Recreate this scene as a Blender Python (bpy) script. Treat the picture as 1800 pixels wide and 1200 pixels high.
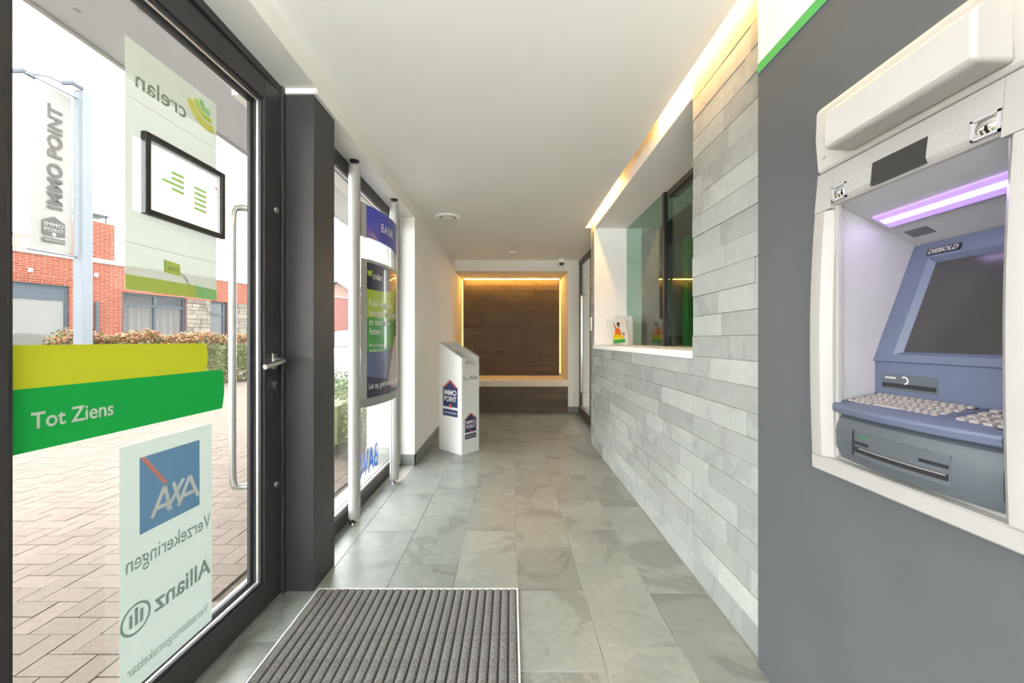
import bpy, bmesh, math, random
from mathutils import Matrix, Vector

random.seed(11)
for o in list(bpy.data.objects): bpy.data.objects.remove(o)
SC = bpy.context.scene
COL = SC.collection
PI = math.pi

# ------------------------------------------------------------------ camera, sky, exposure
EYE = 1.17
cam_d = bpy.data.cameras.new('camera'); cam = bpy.data.objects.new('camera', cam_d); COL.objects.link(cam)
cam.location = (0, 0, EYE); cam.rotation_euler = (PI/2, 0, 0)
cam_d.sensor_width = 36; cam_d.lens = 36*680/1800; cam_d.shift_x = 2/1800; cam_d.shift_y = -3/1800
cam_d.clip_start = .02; cam_d.clip_end = 300
SC.camera = cam
SKY = 10.5
W = bpy.data.worlds.new('sky'); SC.world = W; W.use_nodes = True
nt = W.node_tree; bg = nt.nodes['Background']
tc = nt.nodes.new('ShaderNodeTexCoord'); nz = nt.nodes.new('ShaderNodeTexNoise'); rp = nt.nodes.new('ShaderNodeValToRGB')
nz.inputs['Scale'].default_value = 2.2; nz.inputs['Detail'].default_value = 5
rp.color_ramp.elements[0].color = (.90, .93, .97, 1); rp.color_ramp.elements[1].color = (1, .99, .97, 1)
nt.links.new(tc.outputs['Generated'], nz.inputs['Vector']); nt.links.new(nz.outputs['Fac'], rp.inputs['Fac'])
nt.links.new(rp.outputs['Color'], bg.inputs['Color']); bg.inputs['Strength'].default_value = SKY
SC.view_settings.view_transform = 'Standard'; SC.view_settings.look = 'None'
SC.view_settings.gamma = 1; SC.view_settings.use_curve_mapping = False
SC.view_settings.exposure = 0.35
LED_COVE = 105.0; LED_NICHE = 105.0; LED_ATM = 1.0; FILL_ROOM = 45.0; FILL_UP = 500.0  # room and up strengths belong to the added unseen fill lamps

# ------------------------------------------------------------------ materials
def newmat(name):
    m = bpy.data.materials.new(name); m.use_nodes = True
    return m, m.node_tree, m.node_tree.nodes['Principled BSDF']
def mat(name, col, rough=.5, metal=0.0, var=0.0, scale=8.0, bump=0.0, bscale=60.0, orand=0.0, coat=0.0, spec=None):
    """principled with procedural variation: var = noise colour variation, orand = per-object variation"""
    m, t, b = newmat(name)
    b.inputs['Roughness'].default_value = rough; b.inputs['Metallic'].default_value = metal
    if coat: b.inputs['Coat Weight'].default_value = coat
    if spec is not None: b.inputs['Specular IOR Level'].default_value = spec
    c4 = (*col, 1)
    tcx = t.nodes.new('ShaderNodeTexCoord')
    n = t.nodes.new('ShaderNodeTexNoise'); n.inputs['Scale'].default_value = scale; n.inputs['Detail'].default_value = 6
    t.links.new(tcx.outputs['Object'], n.inputs['Vector'])
    r = t.nodes.new('ShaderNodeValToRGB')
    r.color_ramp.elements[0].position = .3; r.color_ramp.elements[1].position = .7
    r.color_ramp.elements[0].color = tuple(max(0, c*(1-var)) for c in col)+(1,)
    r.color_ramp.elements[1].color = tuple(min(1, c*(1+var)) for c in col)+(1,)
    t.links.new(n.outputs['Fac'], r.inputs['Fac'])
    out = r.outputs['Color']
    if orand:
        oi = t.nodes.new('ShaderNodeObjectInfo'); mr = t.nodes.new('ShaderNodeMapRange')
        mr.inputs['To Min'].default_value = 1-orand; mr.inputs['To Max'].default_value = 1+orand
        t.links.new(oi.outputs['Random'], mr.inputs['Value'])
        mx = t.nodes.new('ShaderNodeVectorMath'); mx.operation = 'SCALE'
        t.links.new(out, mx.inputs[0]); t.links.new(mr.outputs['Result'], mx.inputs['Scale'])
        out = mx.outputs['Vector']
        # shift the noise per object
        vm = t.nodes.new('ShaderNodeVectorMath'); vm.operation = 'SCALE'; vm.inputs[0].default_value = (37, 51, 23)
        t.links.new(oi.outputs['Random'], vm.inputs['Scale'])
        va = t.nodes.new('ShaderNodeVectorMath'); va.operation = 'ADD'
        t.links.new(tcx.outputs['Object'], va.inputs[0]); t.links.new(vm.outputs['Vector'], va.inputs[1])
        t.links.new(va.outputs['Vector'], n.inputs['Vector'])
    t.links.new(out, b.inputs['Base Color'])
    if bump:
        n2 = t.nodes.new('ShaderNodeTexNoise'); n2.inputs['Scale'].default_value = bscale; n2.inputs['Detail'].default_value = 5
        bp = t.nodes.new('ShaderNodeBump'); bp.inputs['Strength'].default_value = bump; bp.inputs['Distance'].default_value = .004
        t.links.new(tcx.outputs['Object'], n2.inputs['Vector'])
        t.links.new(n2.outputs['Fac'], bp.inputs['Height']); t.links.new(bp.outputs['Normal'], b.inputs['Normal'])
    return m
def emis(name, col, s, base=(.8, .8, .8)):
    m, t, b = newmat(name)
    b.inputs['Base Color'].default_value = (*base, 1)
    b.inputs['Emission Color'].default_value = (*col, 1); b.inputs['Emission Strength'].default_value = s
    return m
def glass(name, tint=(1, 1, 1), r0=.045, haze=0.0):
    m, t, b = newmat(name); t.nodes.remove(b); out = t.nodes['Material Output']
    tr = t.nodes.new('ShaderNodeBsdfTransparent'); tr.inputs['Color'].default_value = (*tint, 1)
    gl = t.nodes.new('ShaderNodeBsdfGlossy'); gl.inputs['Roughness'].default_value = .01
    g = t.nodes.new('ShaderNodeNewGeometry')
    d = t.nodes.new('ShaderNodeVectorMath'); d.operation = 'DOT_PRODUCT'
    t.links.new(g.outputs['Incoming'], d.inputs[0]); t.links.new(g.outputs['Normal'], d.inputs[1])
    def M(op, a, bb=None):
        n = t.nodes.new('ShaderNodeMath'); n.operation = op
        for i, x in enumerate((a, bb)):
            if x is None: continue
            if isinstance(x, (int, float)): n.inputs[i].default_value = x
            else: t.links.new(x, n.inputs[i])
        return n.outputs[0]
    c = M('ABSOLUTE', d.outputs['Value']); p = M('POWER', M('SUBTRACT', 1.0, c), 5.0)
    fac = M('ADD', M('MULTIPLY', p, (1-r0) if r0 > .02 else .12), r0)
    mx = t.nodes.new('ShaderNodeMixShader'); t.links.new(fac, mx.inputs[0])
    t.links.new(tr.outputs[0], mx.inputs[1]); t.links.new(gl.outputs[0], mx.inputs[2])
    last = mx
    if haze:
        df = t.nodes.new('ShaderNodeBsdfDiffuse'); df.inputs['Color'].default_value = (.9, .9, .9, 1)
        m2 = t.nodes.new('ShaderNodeMixShader'); m2.inputs[0].default_value = haze
        t.links.new(mx.outputs[0], m2.inputs[1]); t.links.new(df.outputs[0], m2.inputs[2]); last = m2
    t.links.new(last.outputs[0], out.inputs['Surface'])
    return m
def film(name, col, trans=.5, clear=0.0):
    """printed / frosted window film: diffuse + translucent (+ a little see-through)"""
    m, t, b = newmat(name); t.nodes.remove(b); out = t.nodes['Material Output']
    df = t.nodes.new('ShaderNodeBsdfDiffuse'); tl = t.nodes.new('ShaderNodeBsdfTranslucent')
    tcx = t.nodes.new('ShaderNodeTexCoord'); n = t.nodes.new('ShaderNodeTexNoise'); n.inputs['Scale'].default_value = 3
    r = t.nodes.new('ShaderNodeValToRGB')
    r.color_ramp.elements[0].color = tuple(c*.97 for c in col)+(1,); r.color_ramp.elements[1].color = (*col, 1)
    t.links.new(tcx.outputs['Object'], n.inputs['Vector']); t.links.new(n.outputs['Fac'], r.inputs['Fac'])
    for x in (df, tl): t.links.new(r.outputs['Color'], x.inputs['Color'])
    mx = t.nodes.new('ShaderNodeMixShader'); mx.inputs[0].default_value = trans
    t.links.new(df.outputs[0], mx.inputs[1]); t.links.new(tl.outputs[0], mx.inputs[2]); last = mx
    if clear:
        tr = t.nodes.new('ShaderNodeBsdfTransparent'); m2 = t.nodes.new('ShaderNodeMixShader'); m2.inputs[0].default_value = clear
        t.links.new(mx.outputs[0], m2.inputs[1]); t.links.new(tr.outputs[0], m2.inputs[2]); last = m2
    t.links.new(last.outputs[0], out.inputs['Surface'])
    return m
def slate(name, col, orand=.18, var=.12, rough=.45, cleft=.5, spec=.5):
    """cleft slate: layered patches with soft edges, fine grain, per-stone tone"""
    m, t, b = newmat(name); L = t.links.new
    tcx = t.nodes.new('ShaderNodeTexCoord'); oi = t.nodes.new('ShaderNodeObjectInfo')
    vm = t.nodes.new('ShaderNodeVectorMath'); vm.operation = 'SCALE'; vm.inputs[0].default_value = (37, 51, 23)
    L(oi.outputs['Random'], vm.inputs['Scale'])
    va = t.nodes.new('ShaderNodeVectorMath'); va.operation = 'ADD'; L(tcx.outputs['Object'], va.inputs[0]); L(vm.outputs['Vector'], va.inputs[1])
    n1 = t.nodes.new('ShaderNodeTexNoise'); n1.inputs['Scale'].default_value = 2.6; n1.inputs['Detail'].default_value = 9; n1.inputs['Roughness'].default_value = .55; n1.inputs['Distortion'].default_value = .9
    n2 = t.nodes.new('ShaderNodeTexNoise'); n2.inputs['Scale'].default_value = 26; n2.inputs['Detail'].default_value = 8
    for n in (n1, n2): L(va.outputs['Vector'], n.inputs['Vector'])
    r1 = t.nodes.new('ShaderNodeValToRGB'); r1.color_ramp.interpolation = 'LINEAR'
    e = r1.color_ramp.elements
    e[0].position = .40; e[0].color = tuple(c*(1-var*1.3) for c in col)+(1,)
    e[1].position = .43; e[1].color = tuple(c for c in col)+(1,)
    x = e.new(.56); x.color = tuple(c*(1+var*.25) for c in col)+(1,)
    x = e.new(.585); x.color = (col[0]*(1+var*1.0), col[1]*(1+var*.9), col[2]*(1+var*.75), 1)
    L(n1.outputs['Fac'], r1.inputs['Fac'])
    mr = t.nodes.new('ShaderNodeMapRange'); mr.inputs['To Min'].default_value = 1-orand; mr.inputs['To Max'].default_value = 1+orand
    L(oi.outputs['Random'], mr.inputs['Value'])
    m2 = t.nodes.new('ShaderNodeMapRange'); m2.inputs['From Min'].default_value = .3; m2.inputs['From Max'].default_value = .7
    m2.inputs['To Min'].default_value = 1-var*.5; m2.inputs['To Max'].default_value = 1+var*.5; L(n2.outputs['Fac'], m2.inputs['Value'])
    ml = t.nodes.new('ShaderNodeMath'); ml.operation = 'MULTIPLY'; L(mr.outputs['Result'], ml.inputs[0]); L(m2.outputs['Result'], ml.inputs[1])
    sc = t.nodes.new('ShaderNodeVectorMath'); sc.operation = 'SCALE'; L(r1.outputs['Color'], sc.inputs[0]); L(ml.outputs[0], sc.inputs['Scale'])
    L(sc.outputs['Vector'], b.inputs['Base Color'])
    b.inputs['Roughness'].default_value = rough; b.inputs['Specular IOR Level'].default_value = spec
    ad = t.nodes.new('ShaderNodeMath'); ad.operation = 'MULTIPLY_ADD'; ad.inputs[1].default_value = .35; L(n2.outputs['Fac'], ad.inputs[0]); L(n1.outputs['Fac'], ad.inputs[2])
    bp = t.nodes.new('ShaderNodeBump'); bp.inputs['Strength'].default_value = cleft; bp.inputs['Distance'].default_value = .006
    L(ad.outputs[0], bp.inputs['Height']); L(bp.outputs['Normal'], b.inputs['Normal'])
    return m
def brickmat(name, c1, c2, mortar, sx, sy):
    m, t, b = newmat(name); L = t.links.new
    tcx = t.nodes.new('ShaderNodeTexCoord'); sp = t.nodes.new('ShaderNodeSeparateXYZ'); cb = t.nodes.new('ShaderNodeCombineXYZ')
    L(tcx.outputs['Object'], sp.inputs[0])
    ad = t.nodes.new('ShaderNodeMath'); ad.operation = 'ADD'; L(sp.outputs['X'], ad.inputs[0]); L(sp.outputs['Y'], ad.inputs[1])
    L(ad.outputs[0], cb.inputs['X']); L(sp.outputs['Z'], cb.inputs['Y'])
    br = t.nodes.new('ShaderNodeTexBrick'); br.inputs['Scale'].default_value = 1
    br.inputs['Brick Width'].default_value = sx; br.inputs['Row Height'].default_value = sy; br.inputs['Mortar Size'].default_value = .006
    br.inputs['Color1'].default_value = (*c1, 1); br.inputs['Color2'].default_value = (*c2, 1); br.inputs['Mortar'].default_value = (*mortar, 1)
    L(cb.outputs[0], br.inputs['Vector']); L(br.outputs['Color'], b.inputs['Base Color'])
    b.inputs['Roughness'].default_value = .85; b.inputs['Specular IOR Level'].default_value = .1
    bp = t.nodes.new('ShaderNodeBump'); bp.inputs['Strength'].default_value = .4; bp.inputs['Distance'].default_value = .01; bp.invert = True
    L(br.outputs['Fac'], bp.inputs['Height']); L(bp.outputs['Normal'], b.inputs['Normal'])
    return m

M = dict(
    paint=mat('wall paint', (.80, .785, .73), .75, var=.015, scale=3, bump=.05, bscale=180),
    ceil=mat('ceiling paint', (.89, .885, .835), .8, var=.01, scale=2, bump=.04, bscale=200),
    paint_white=mat('white lacquer paint', (.88, .87, .84), .55, var=.01),
    dark=mat('anthracite aluminium', (.030, .028, .030), .48, var=.05, scale=30, bump=.04, bscale=900),
    dark2=mat('black rubber gasket', (.012, .012, .013), .6, var=.1),
    silver=mat('silver bead', (.62, .58, .55), .35, metal=.6, var=.03),
    steel=mat('brushed stainless steel', (.62, .60, .57), .28, metal=1, var=.05, scale=40),
    chrome=mat('chrome', (.75, .75, .76), .08, metal=1, var=.02),
    alu=mat('satin aluminium', (.45, .44, .42), .5, metal=.25, var=.03, scale=20),
    alu_grey=mat('grey aluminium trim', (.33, .33, .32), .4, metal=.5, var=.04),
    tile=slate('slate floor tile', (.225, .245, .225), .12, .17, .33, .18, .7),
    grout=mat('light grout', (.40, .39, .35), .9, var=.1, scale=30),
    stone=slate('slate wall stone', (.315, .328, .306), .15, .10, .6, .55),
    stone_dark=slate('slate skirting', (.20, .215, .20), .08, .12, .5, .4),
    stone_warm_dim=slate('slate stone with warm dim light tint', (.090, .066, .043), .14, .16, .6, .8),  # dark brown tone holds the warm dim niche light in the colour
    panel=mat('charcoal wall panel', (.082, .087, .090), .55, var=.05, scale=4, bump=.06, bscale=300),
    mat_rib=mat('grey fibre matting', (.175, .168, .163), .95, var=.55, scale=170, bump=1.0, bscale=420),
    mat_base=mat('dark mat backing', (.035, .034, .033), .95, var=.2, scale=90),
    green=mat('green print', (.045, .36, .075), .5, var=.02),
    white=mat('white sheet', (.84, .84, .82), .45, var=.01),
    atm_white=mat('off white moulded plastic', (.355, .337, .318), .42, var=.015, bump=.05, bscale=500),
    atm_cap=mat('cream moulded plastic', (.485, .46, .425), .35, var=.015),
    atm_in=mat('light grey liner plastic', (.40, .385, .40), .45, var=.02, bump=.06, bscale=600),
    atm_blue=mat('blue grey console plastic', (.088, .105, .162), .42, var=.05, scale=300, bump=.08, bscale=900),
    atm_low=mat('slate grey console plastic', (.072, .083, .095), .45, var=.05, scale=300, bump=.08, bscale=900),
    black=mat('black plastic', (.015, .015, .016), .35, var=.1),
    screen=mat('dark unlit screen', (.035, .034, .033), .18, var=.06, scale=5),
    display=mat('smoked display window', (.028, .026, .024), .25, var=.05),
    key=mat('pale key cap', (.36, .31, .29), .45, var=.04),
    mirror=mat('mirror glass', (.9, .9, .9), .02, metal=1),
    navy=mat('navy print', (.025, .035, .12), .5, var=.03),
    red=mat('red print', (.75, .09, .06), .5, var=.03),
    black_print=mat('black print', (.02, .02, .02), .5),
    grey_print=mat('grey print', (.45, .46, .46), .6),
    blue=mat('royal blue sign face', (.012, .035, .42), .30, var=.03, coat=.3),
    lime=mat('lime print', (.38, .52, .03), .35, coat=.3),
    poster_navy=mat('dark navy print', (.022, .024, .055), .3, coat=.4),
    poster_blue=mat('slate blue print', (.09, .12, .25), .3, coat=.4),
    poster_green=mat('leaf green print', (.05, .30, .05), .3, coat=.4),
    poster_brown=mat('brown print', (.13, .08, .045), .3, coat=.4),
    poster_tan=mat('tan print', (.40, .33, .26), .3, coat=.4),
    poster_skin=mat('skin tone print', (.35, .16, .09), .4),
    orange=mat('orange print', (.80, .16, .02), .4),
    yellow=mat('yellow print', (.80, .66, .02), .4),
    pane_far=glass('far window glass', (.93, .94, .95), .015),
    clear=glass('clear acrylic', (.985, .99, .985), .04),
    pane=glass('window glass', (.955, .97, .965), .035, .012),
    pane_green=glass('green tinted security glass', (.80, .93, .86), .055),
    cushion=mat('cream upholstery', (.78, .70, .58), .8, var=.04, bump=.1, bscale=300),
    film_pale=film('pale green frosted film', (.52, .555, .475), .14, .02),
    film_axa=film('frosted film', (.53, .61, .56), .15, .03),
    film_lime=film('lime film', (.58, .68, .16), .17),
    film_gold=film('golden film', (.74, .72, .20), .18),
    film_lime2=film('yellow green film', (.42, .44, .025), .13),
    film_green=film('green film', (.012, .25, .045), .13),
    film_green2=film('light green film', (.36, .66, .28), .17),
    film_grey=film('grey green film lettering', (.28, .34, .27), .18),
    film_sage=film('sage film lettering', (.34, .46, .41), .18),
    film_blue=film('blue film', (.20, .37, .58), .18),
    film_sky=film('window blue lettering', (.03, .14, .60), .18),
    film_red=film('salmon film', (.90, .38, .34), .18),
    film_white=film('white film lettering', (.95, .97, .93), .18),
    paper=film('backlit white paper', (.80, .80, .82), .42),
    led_warm=emis('warm led strip', (1, .53, .13), LED_COVE),
    led_niche=emis('amber led strip', (1, .48, .075), LED_NICHE),
    led_side=emis('amber led strip side', (1, .50, .09), LED_NICHE*.03),
    led_violet=emis('violet led lens', (.50, .30, .95), LED_ATM*.8, (.25, .18, .4)),
    led_core=emis('violet white led row', (.70, .50, 1.0), LED_ATM*14),
    fill_up=emis('uplight strip', (1, .99, .975), FILL_UP*6),
    fill_room=emis('added fill lamp diffuser', (.98, .98, .97), FILL_ROOM),
    # outside
    paver=mat('pinkish concrete paver', (0.121, 0.098, 0.082), .9, spec=0.05, var=.10, scale=60, bump=.3, bscale=200, orand=.07),
    joint=mat('sand joint', (0.076, 0.062, 0.050), .95, spec=0.05, var=.2, scale=40),
    brick=brickmat('red brick', (.128, .028, .014), (.150, .040, .022), (.165, .133, .112), .22, .065),
    brick2=brickmat('orange brick', (.20, .10, .066), (.22, .12, .082), (.21, .18, .155), .22, .065),
    rubble=mat('natural stone block', (0.121, 0.107, 0.090), .9, spec=0.05, var=.18, scale=6, bump=.5, bscale=20, orand=.25),
    frame_out=mat('blue grey window frame', (0.045, 0.054, 0.065), .45, spec=0.1, var=.04),
    win_dark=mat('dark window glass', (.03, .033, .036), .08, var=.1, spec=.3),
    blind=mat('pale window blind', (0.122, 0.115, 0.099), .6, spec=0.1, var=.03),
    curtain=mat('taupe curtain', (0.096, 0.077, 0.067), .9, var=.08),
    canopy=mat('grey canopy board', (.42, .42, .435), .6, spec=0.1, var=.03),
    pole=mat('light grey powder coat', (0.109, 0.118, 0.131), .45, spec=0.1, var=.02),
    banner=film('weathered white banner', (.215, .210, .195), .3),
    banner_ink=film('faded grey ink', (.085, .080, .075), .3),
    leaf=mat('green hedge leaf', (0.076, 0.090, 0.024), .6, var=.3, scale=3, orand=.1),
    leaf_red=mat('copper hedge leaf', (0.179, 0.067, 0.022), .6, var=.3, scale=4),
    leaf_box=mat('box hedge leaf', (.085, .115, .012), .6, var=.3, scale=5),
    twig=mat('brown twig', (.10, .07, .04), .9, var=.2),
    leaf_far=mat('far tree leaf', (0.072, 0.090, 0.045), .8, var=.2),
    car=mat('white car paint', (0.358, 0.363, 0.367), .2, coat=.6),
    tyre=mat('tyre rubber', (.02, .02, .02), .9),
    roof=mat('grey roof tiles', (0.090, 0.081, 0.076), .8, spec=0.1, var=.15, scale=12),
    wood=mat('weathered wood', (0.148, 0.130, 0.112), .85, spec=0.1, var=.12),
    office=mat('office wall paint', (.42, .43, .38), .8, var=.02),
    office_green=mat('deep green panel', (.01, .20, .05), .4, var=.03),
    bronze=mat('brown door frame', (.085, .068, .055), .45, var=.05),
    bronze_sill=mat('warm metal sill', (.55, .40, .18), .3, metal=.6),
)

# ------------------------------------------------------------------ mesh helpers
WM = {}          # world matrix of every object made here
def wm(o): return WM.get(o.name, Matrix.Identity(4)) if o else Matrix.Identity(4)
class MB:
    def __init__(s): s.v = []; s.f = []; s.mi = []; s.cur = 0
    def add(s, vs, fs):
        n = len(s.v); s.v += [tuple(p) for p in vs]
        for f in fs: s.f.append(tuple(n+i for i in f)); s.mi.append(s.cur)
        return s
    def box(s, x0, x1, y0, y1, z0, z1):
        x0, x1 = min(x0, x1), max(x0, x1); y0, y1 = min(y0, y1), max(y0, y1); z0, z1 = min(z0, z1), max(z0, z1)
        return s.add([(x0,y0,z0),(x1,y0,z0),(x1,y1,z0),(x0,y1,z0),(x0,y0,z1),(x1,y0,z1),(x1,y1,z1),(x0,y1,z1)],
                     [(3,2,1,0),(4,5,6,7),(0,1,5,4),(1,2,6,5),(2,3,7,6),(3,0,4,7)])
    def prism(s, poly, axis, a0, a1):
        """poly in the two other axes (in x,y,z order), extruded along axis"""
        def P(p, a):
            if axis == 'x': return (a, p[0], p[1])
            if axis == 'y': return (p[0], a, p[1])
            return (p[0], p[1], a)
        n = len(poly); vs = [P(p, a0) for p in poly]+[P(p, a1) for p in poly]
        fs = [tuple(range(n))[::-1], tuple(range(n, 2*n))]+[(i, (i+1) % n, n+(i+1) % n, n+i) for i in range(n)]
        return s.add(vs, fs)
    def tube(s, pts, r, n=10, caps=True):
        pts = [Vector(p) for p in pts]; k = len(pts); rs = r if isinstance(r, (list, tuple)) else [r]*k
        up = Vector((0, 0, 1)); vs = []; prev = None
        for i, p in enumerate(pts):
            d = (pts[min(i+1, k-1)]-pts[max(i-1, 0)]).normalized()
            if prev is None:
                a = d.cross(up) if abs(d.dot(up)) < .95 else d.cross(Vector((1, 0, 0)))
            else: a = prev-d*prev.dot(d)
            a.normalize(); b = d.cross(a); prev = a
            vs += [p+(a*math.cos(2*PI*j/n)+b*math.sin(2*PI*j/n))*rs[i] for j in range(n)]
        fs = [(i*n+j, i*n+(j+1) % n, (i+1)*n+(j+1) % n, (i+1)*n+j) for i in range(k-1) for j in range(n)]
        if caps: fs += [tuple(range(n))[::-1], tuple(range((k-1)*n, k*n))]
        return s.add(vs, fs)
    def lathe(s, prof, c, axis='z', n=24):
        vs = []
        for r, h in prof:
            for j in range(n):
                a = 2*PI*j/n; u, w = r*math.cos(a), r*math.sin(a)
                q = {'z': (u, w, h), 'x': (h, u, w), 'y': (u, h, w)}[axis]
                vs.append((c[0]+q[0], c[1]+q[1], c[2]+q[2]))
        k = len(prof)
        fs = [(i*n+j, i*n+(j+1) % n, (i+1)*n+(j+1) % n, (i+1)*n+j) for i in range(k-1) for j in range(n)]
        fs += [tuple(range(n))[::-1], tuple(range((k-1)*n, k*n))]
        return s.add(vs, fs)
    def grid(s, fn, nu, nv, thick=None):
        """fn(u, v) -> point; with thick = vector function or None"""
        vs = [fn(i/nu, j/nv) for j in range(nv+1) for i in range(nu+1)]; w = nu+1
        fs = [(j*w+i, j*w+i+1, (j+1)*w+i+1, (j+1)*w+i) for j in range(nv) for i in range(nu)]
        if thick is None: return s.add(vs, fs)
        n = len(vs); vs2 = [tuple(a+b for a, b in zip(p, thick)) for p in vs]
        fs2 = [tuple(n+i for i in f[::-1]) for f in fs]
        rim = [i for i in range(w)]+[j*w+nu for j in range(1, nv+1)]+[nv*w+i for i in range(nu-1, -1, -1)]+[j*w for j in range(nv-1, 0, -1)]
        fs3 = [(rim[i], n+rim[i], n+rim[(i+1) % len(rim)], rim[(i+1) % len(rim)]) for i in range(len(rim))]
        return s.add(vs+vs2, fs+fs2+fs3)
    def build(s, name, mt, parent=None, frame=None, bev=0, seg=2, smooth=False, label=None, kind=None, cat=None, group=None, solid=0):
        Mf = wm(frame); Mp = wm(parent).inverted()
        vs = [Mp @ (Mf @ Vector(p)) for p in s.v]
        lo = [min(p[i] for p in vs) for i in range(3)]; hi = [max(p[i] for p in vs) for i in range(3)]
        c = Vector(((lo[0]+hi[0])/2, (lo[1]+hi[1])/2, lo[2]))
        me = bpy.data.meshes.new(name); me.from_pydata([p-c for p in vs], [], s.f); me.update()
        mts = mt if isinstance(mt, (list, tuple)) else [mt]
        for m_ in mts: me.materials.append(M[m_] if isinstance(m_, str) else m_)
        if len(mts) > 1:
            for p, i in zip(me.polygons, s.mi): p.material_index = i
        bm = bmesh.new(); bm.from_mesh(me); bmesh.ops.recalc_face_normals(bm, faces=bm.faces); bm.to_mesh(me); bm.free()
        if smooth:
            for p in me.polygons: p.use_smooth = True
        o = bpy.data.objects.new(name, me); COL.objects.link(o); o.location = c
        if parent: o.parent = parent
        WM[o.name] = wm(parent) @ Matrix.Translation(c)
        if solid:
            md = o.modifiers.new('thickness', 'SOLIDIFY'); md.thickness = solid; md.offset = 0
        if bev:
            md = o.modifiers.new('bevel', 'BEVEL'); md.width = bev; md.segments = seg; md.limit_method = 'ANGLE'; md.angle_limit = .6
            md.harden_normals = False
        if smooth and hasattr(me, 'set_sharp_from_angle'): me.set_sharp_from_angle(angle=.45)
        tag(o, label, cat, group, kind)
        return o
def tag(o, label=None, cat=None, group=None, kind=None):
    for k, v in (('label', label), ('category', cat), ('group', group), ('kind', kind)):
        if v: o[k] = v
    return o
def thing(name, loc, label, cat, rotz=0, group=None, kind=None, parent=None):
    o = bpy.data.objects.new(name, None); COL.objects.link(o); o.empty_display_size = .1
    o.location = loc; o.rotation_euler = (0, 0, rotz)
    L = Matrix.Translation(loc) @ Matrix.Rotation(rotz, 4, 'Z')
    WM[o.name] = L
    return tag(o, label, cat, group, kind)
def box(name, mt, b, parent=None, **k): return MB().box(*b).build(name, mt, parent, **k)
def share(src, name, parent, loc, rot=None, scale=None):
    """another object with the same mesh data (loc in the parent's frame)"""
    o = bpy.data.objects.new(name, src.data); COL.objects.link(o); o.parent = parent; o.location = loc
    if rot: o.rotation_euler = rot
    if scale: o.scale = scale
    return o
def text2d(body, bold=0.0, shear=0.0, space=1.0):
    cu = bpy.data.curves.new('lettering', 'FONT'); cu.body = body; cu.size = 1; cu.offset = bold; cu.shear = shear; cu.space_character = space
    cu.resolution_u = 4
    ob = bpy.data.objects.new('lettering', cu); me = bpy.data.meshes.new_from_object(ob)
    vs = [(v.co.x, v.co.y) for v in me.vertices]; fs = [tuple(p.vertices) for p in me.polygons]
    bpy.data.objects.remove(ob); bpy.data.curves.remove(cu); bpy.data.meshes.remove(me)
    return vs, fs
def letters(mb, body, fn, a0, a1, b0, b1=None, bold=0.0, shear=0.0, mirror=False, space=1.0, cap=None):
    """fit the text to a0..a1 and its baseline b0; b1 = top of its bounding box (else keeps its aspect); fn(a, b) -> point"""
    vs, fs = text2d(body, bold, shear, space)
    x0 = min(v[0] for v in vs); x1 = max(v[0] for v in vs); yt = max(v[1] for v in vs)
    k = (a1-a0)/(x1-x0); ky = abs(k) if b1 is None else (b1-b0)/yt
    out = []
    for x, y in vs:
        t = (x-x0)*k
        out.append(fn(a1-t if mirror else a0+t, b0+y*ky))
    mb.add(out, fs); return mb
def poly_flat(mb, pts, fn): mb.add([fn(*p) for p in pts], [tuple(range(len(pts)))]); return mb

# ------------------------------------------------------------------ the setting: floor
XL, XR = -.90, .905; ZC = 2.44; YB = 6.20
fl = box('floor', 'grout', (-1.30, 1.60, -5.2, 7.2, -.06, -.003), label='grey slate tile floor of the lobby', cat='floor', kind='structure')
cols = [(-1.06, -.906, [1.5, 2.70]), (-.906, -.585, [1.812, 2.36, 2.94, 3.33]), (-.585, -.274, [1.812, 2.02, 2.57, 3.04]),
        (-.274, .032, [1.812, 2.38, 2.76, 3.28, 3.70]), (.032, .340, [1.365, 1.807, 2.19, 2.67, 3.11]),
        (.340, .642, [1.476, 2.007, 2.39, 2.825, 3.35, 3.92]), (.642, .905, [1.79, 2.25, 2.715, 3.387, 3.77]), (.905, 1.09, [4.36])]
rt = random.Random(5)
for ci, (x0, x1, ys) in enumerate(cols):
    ys = list(ys)
    while ys[-1] < YB-.1: ys.append(min(YB, ys[-1]+rt.choice((.40, .45, .50, .56))))
    if ci in (0, 4, 5, 6):
        while ys[0] > -1.2: ys.insert(0, ys[0]-rt.choice((.42, .46, .52)))
    for a, b in zip(ys[:-1], ys[1:]):
        g = .0016; xa = x0; xb = x1
        if ci == 0 and a > 2.1: xa = -1.02
        if ci == 0 and b > 3.6: continue
        z = rt.uniform(-.0012, .0006)
        bm_ = MB().box(xa+g, xb-g, a+g, b-g, -.014, z)
        bm_.build('tile', 'tile', fl, bev=.0012, seg=1)
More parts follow.
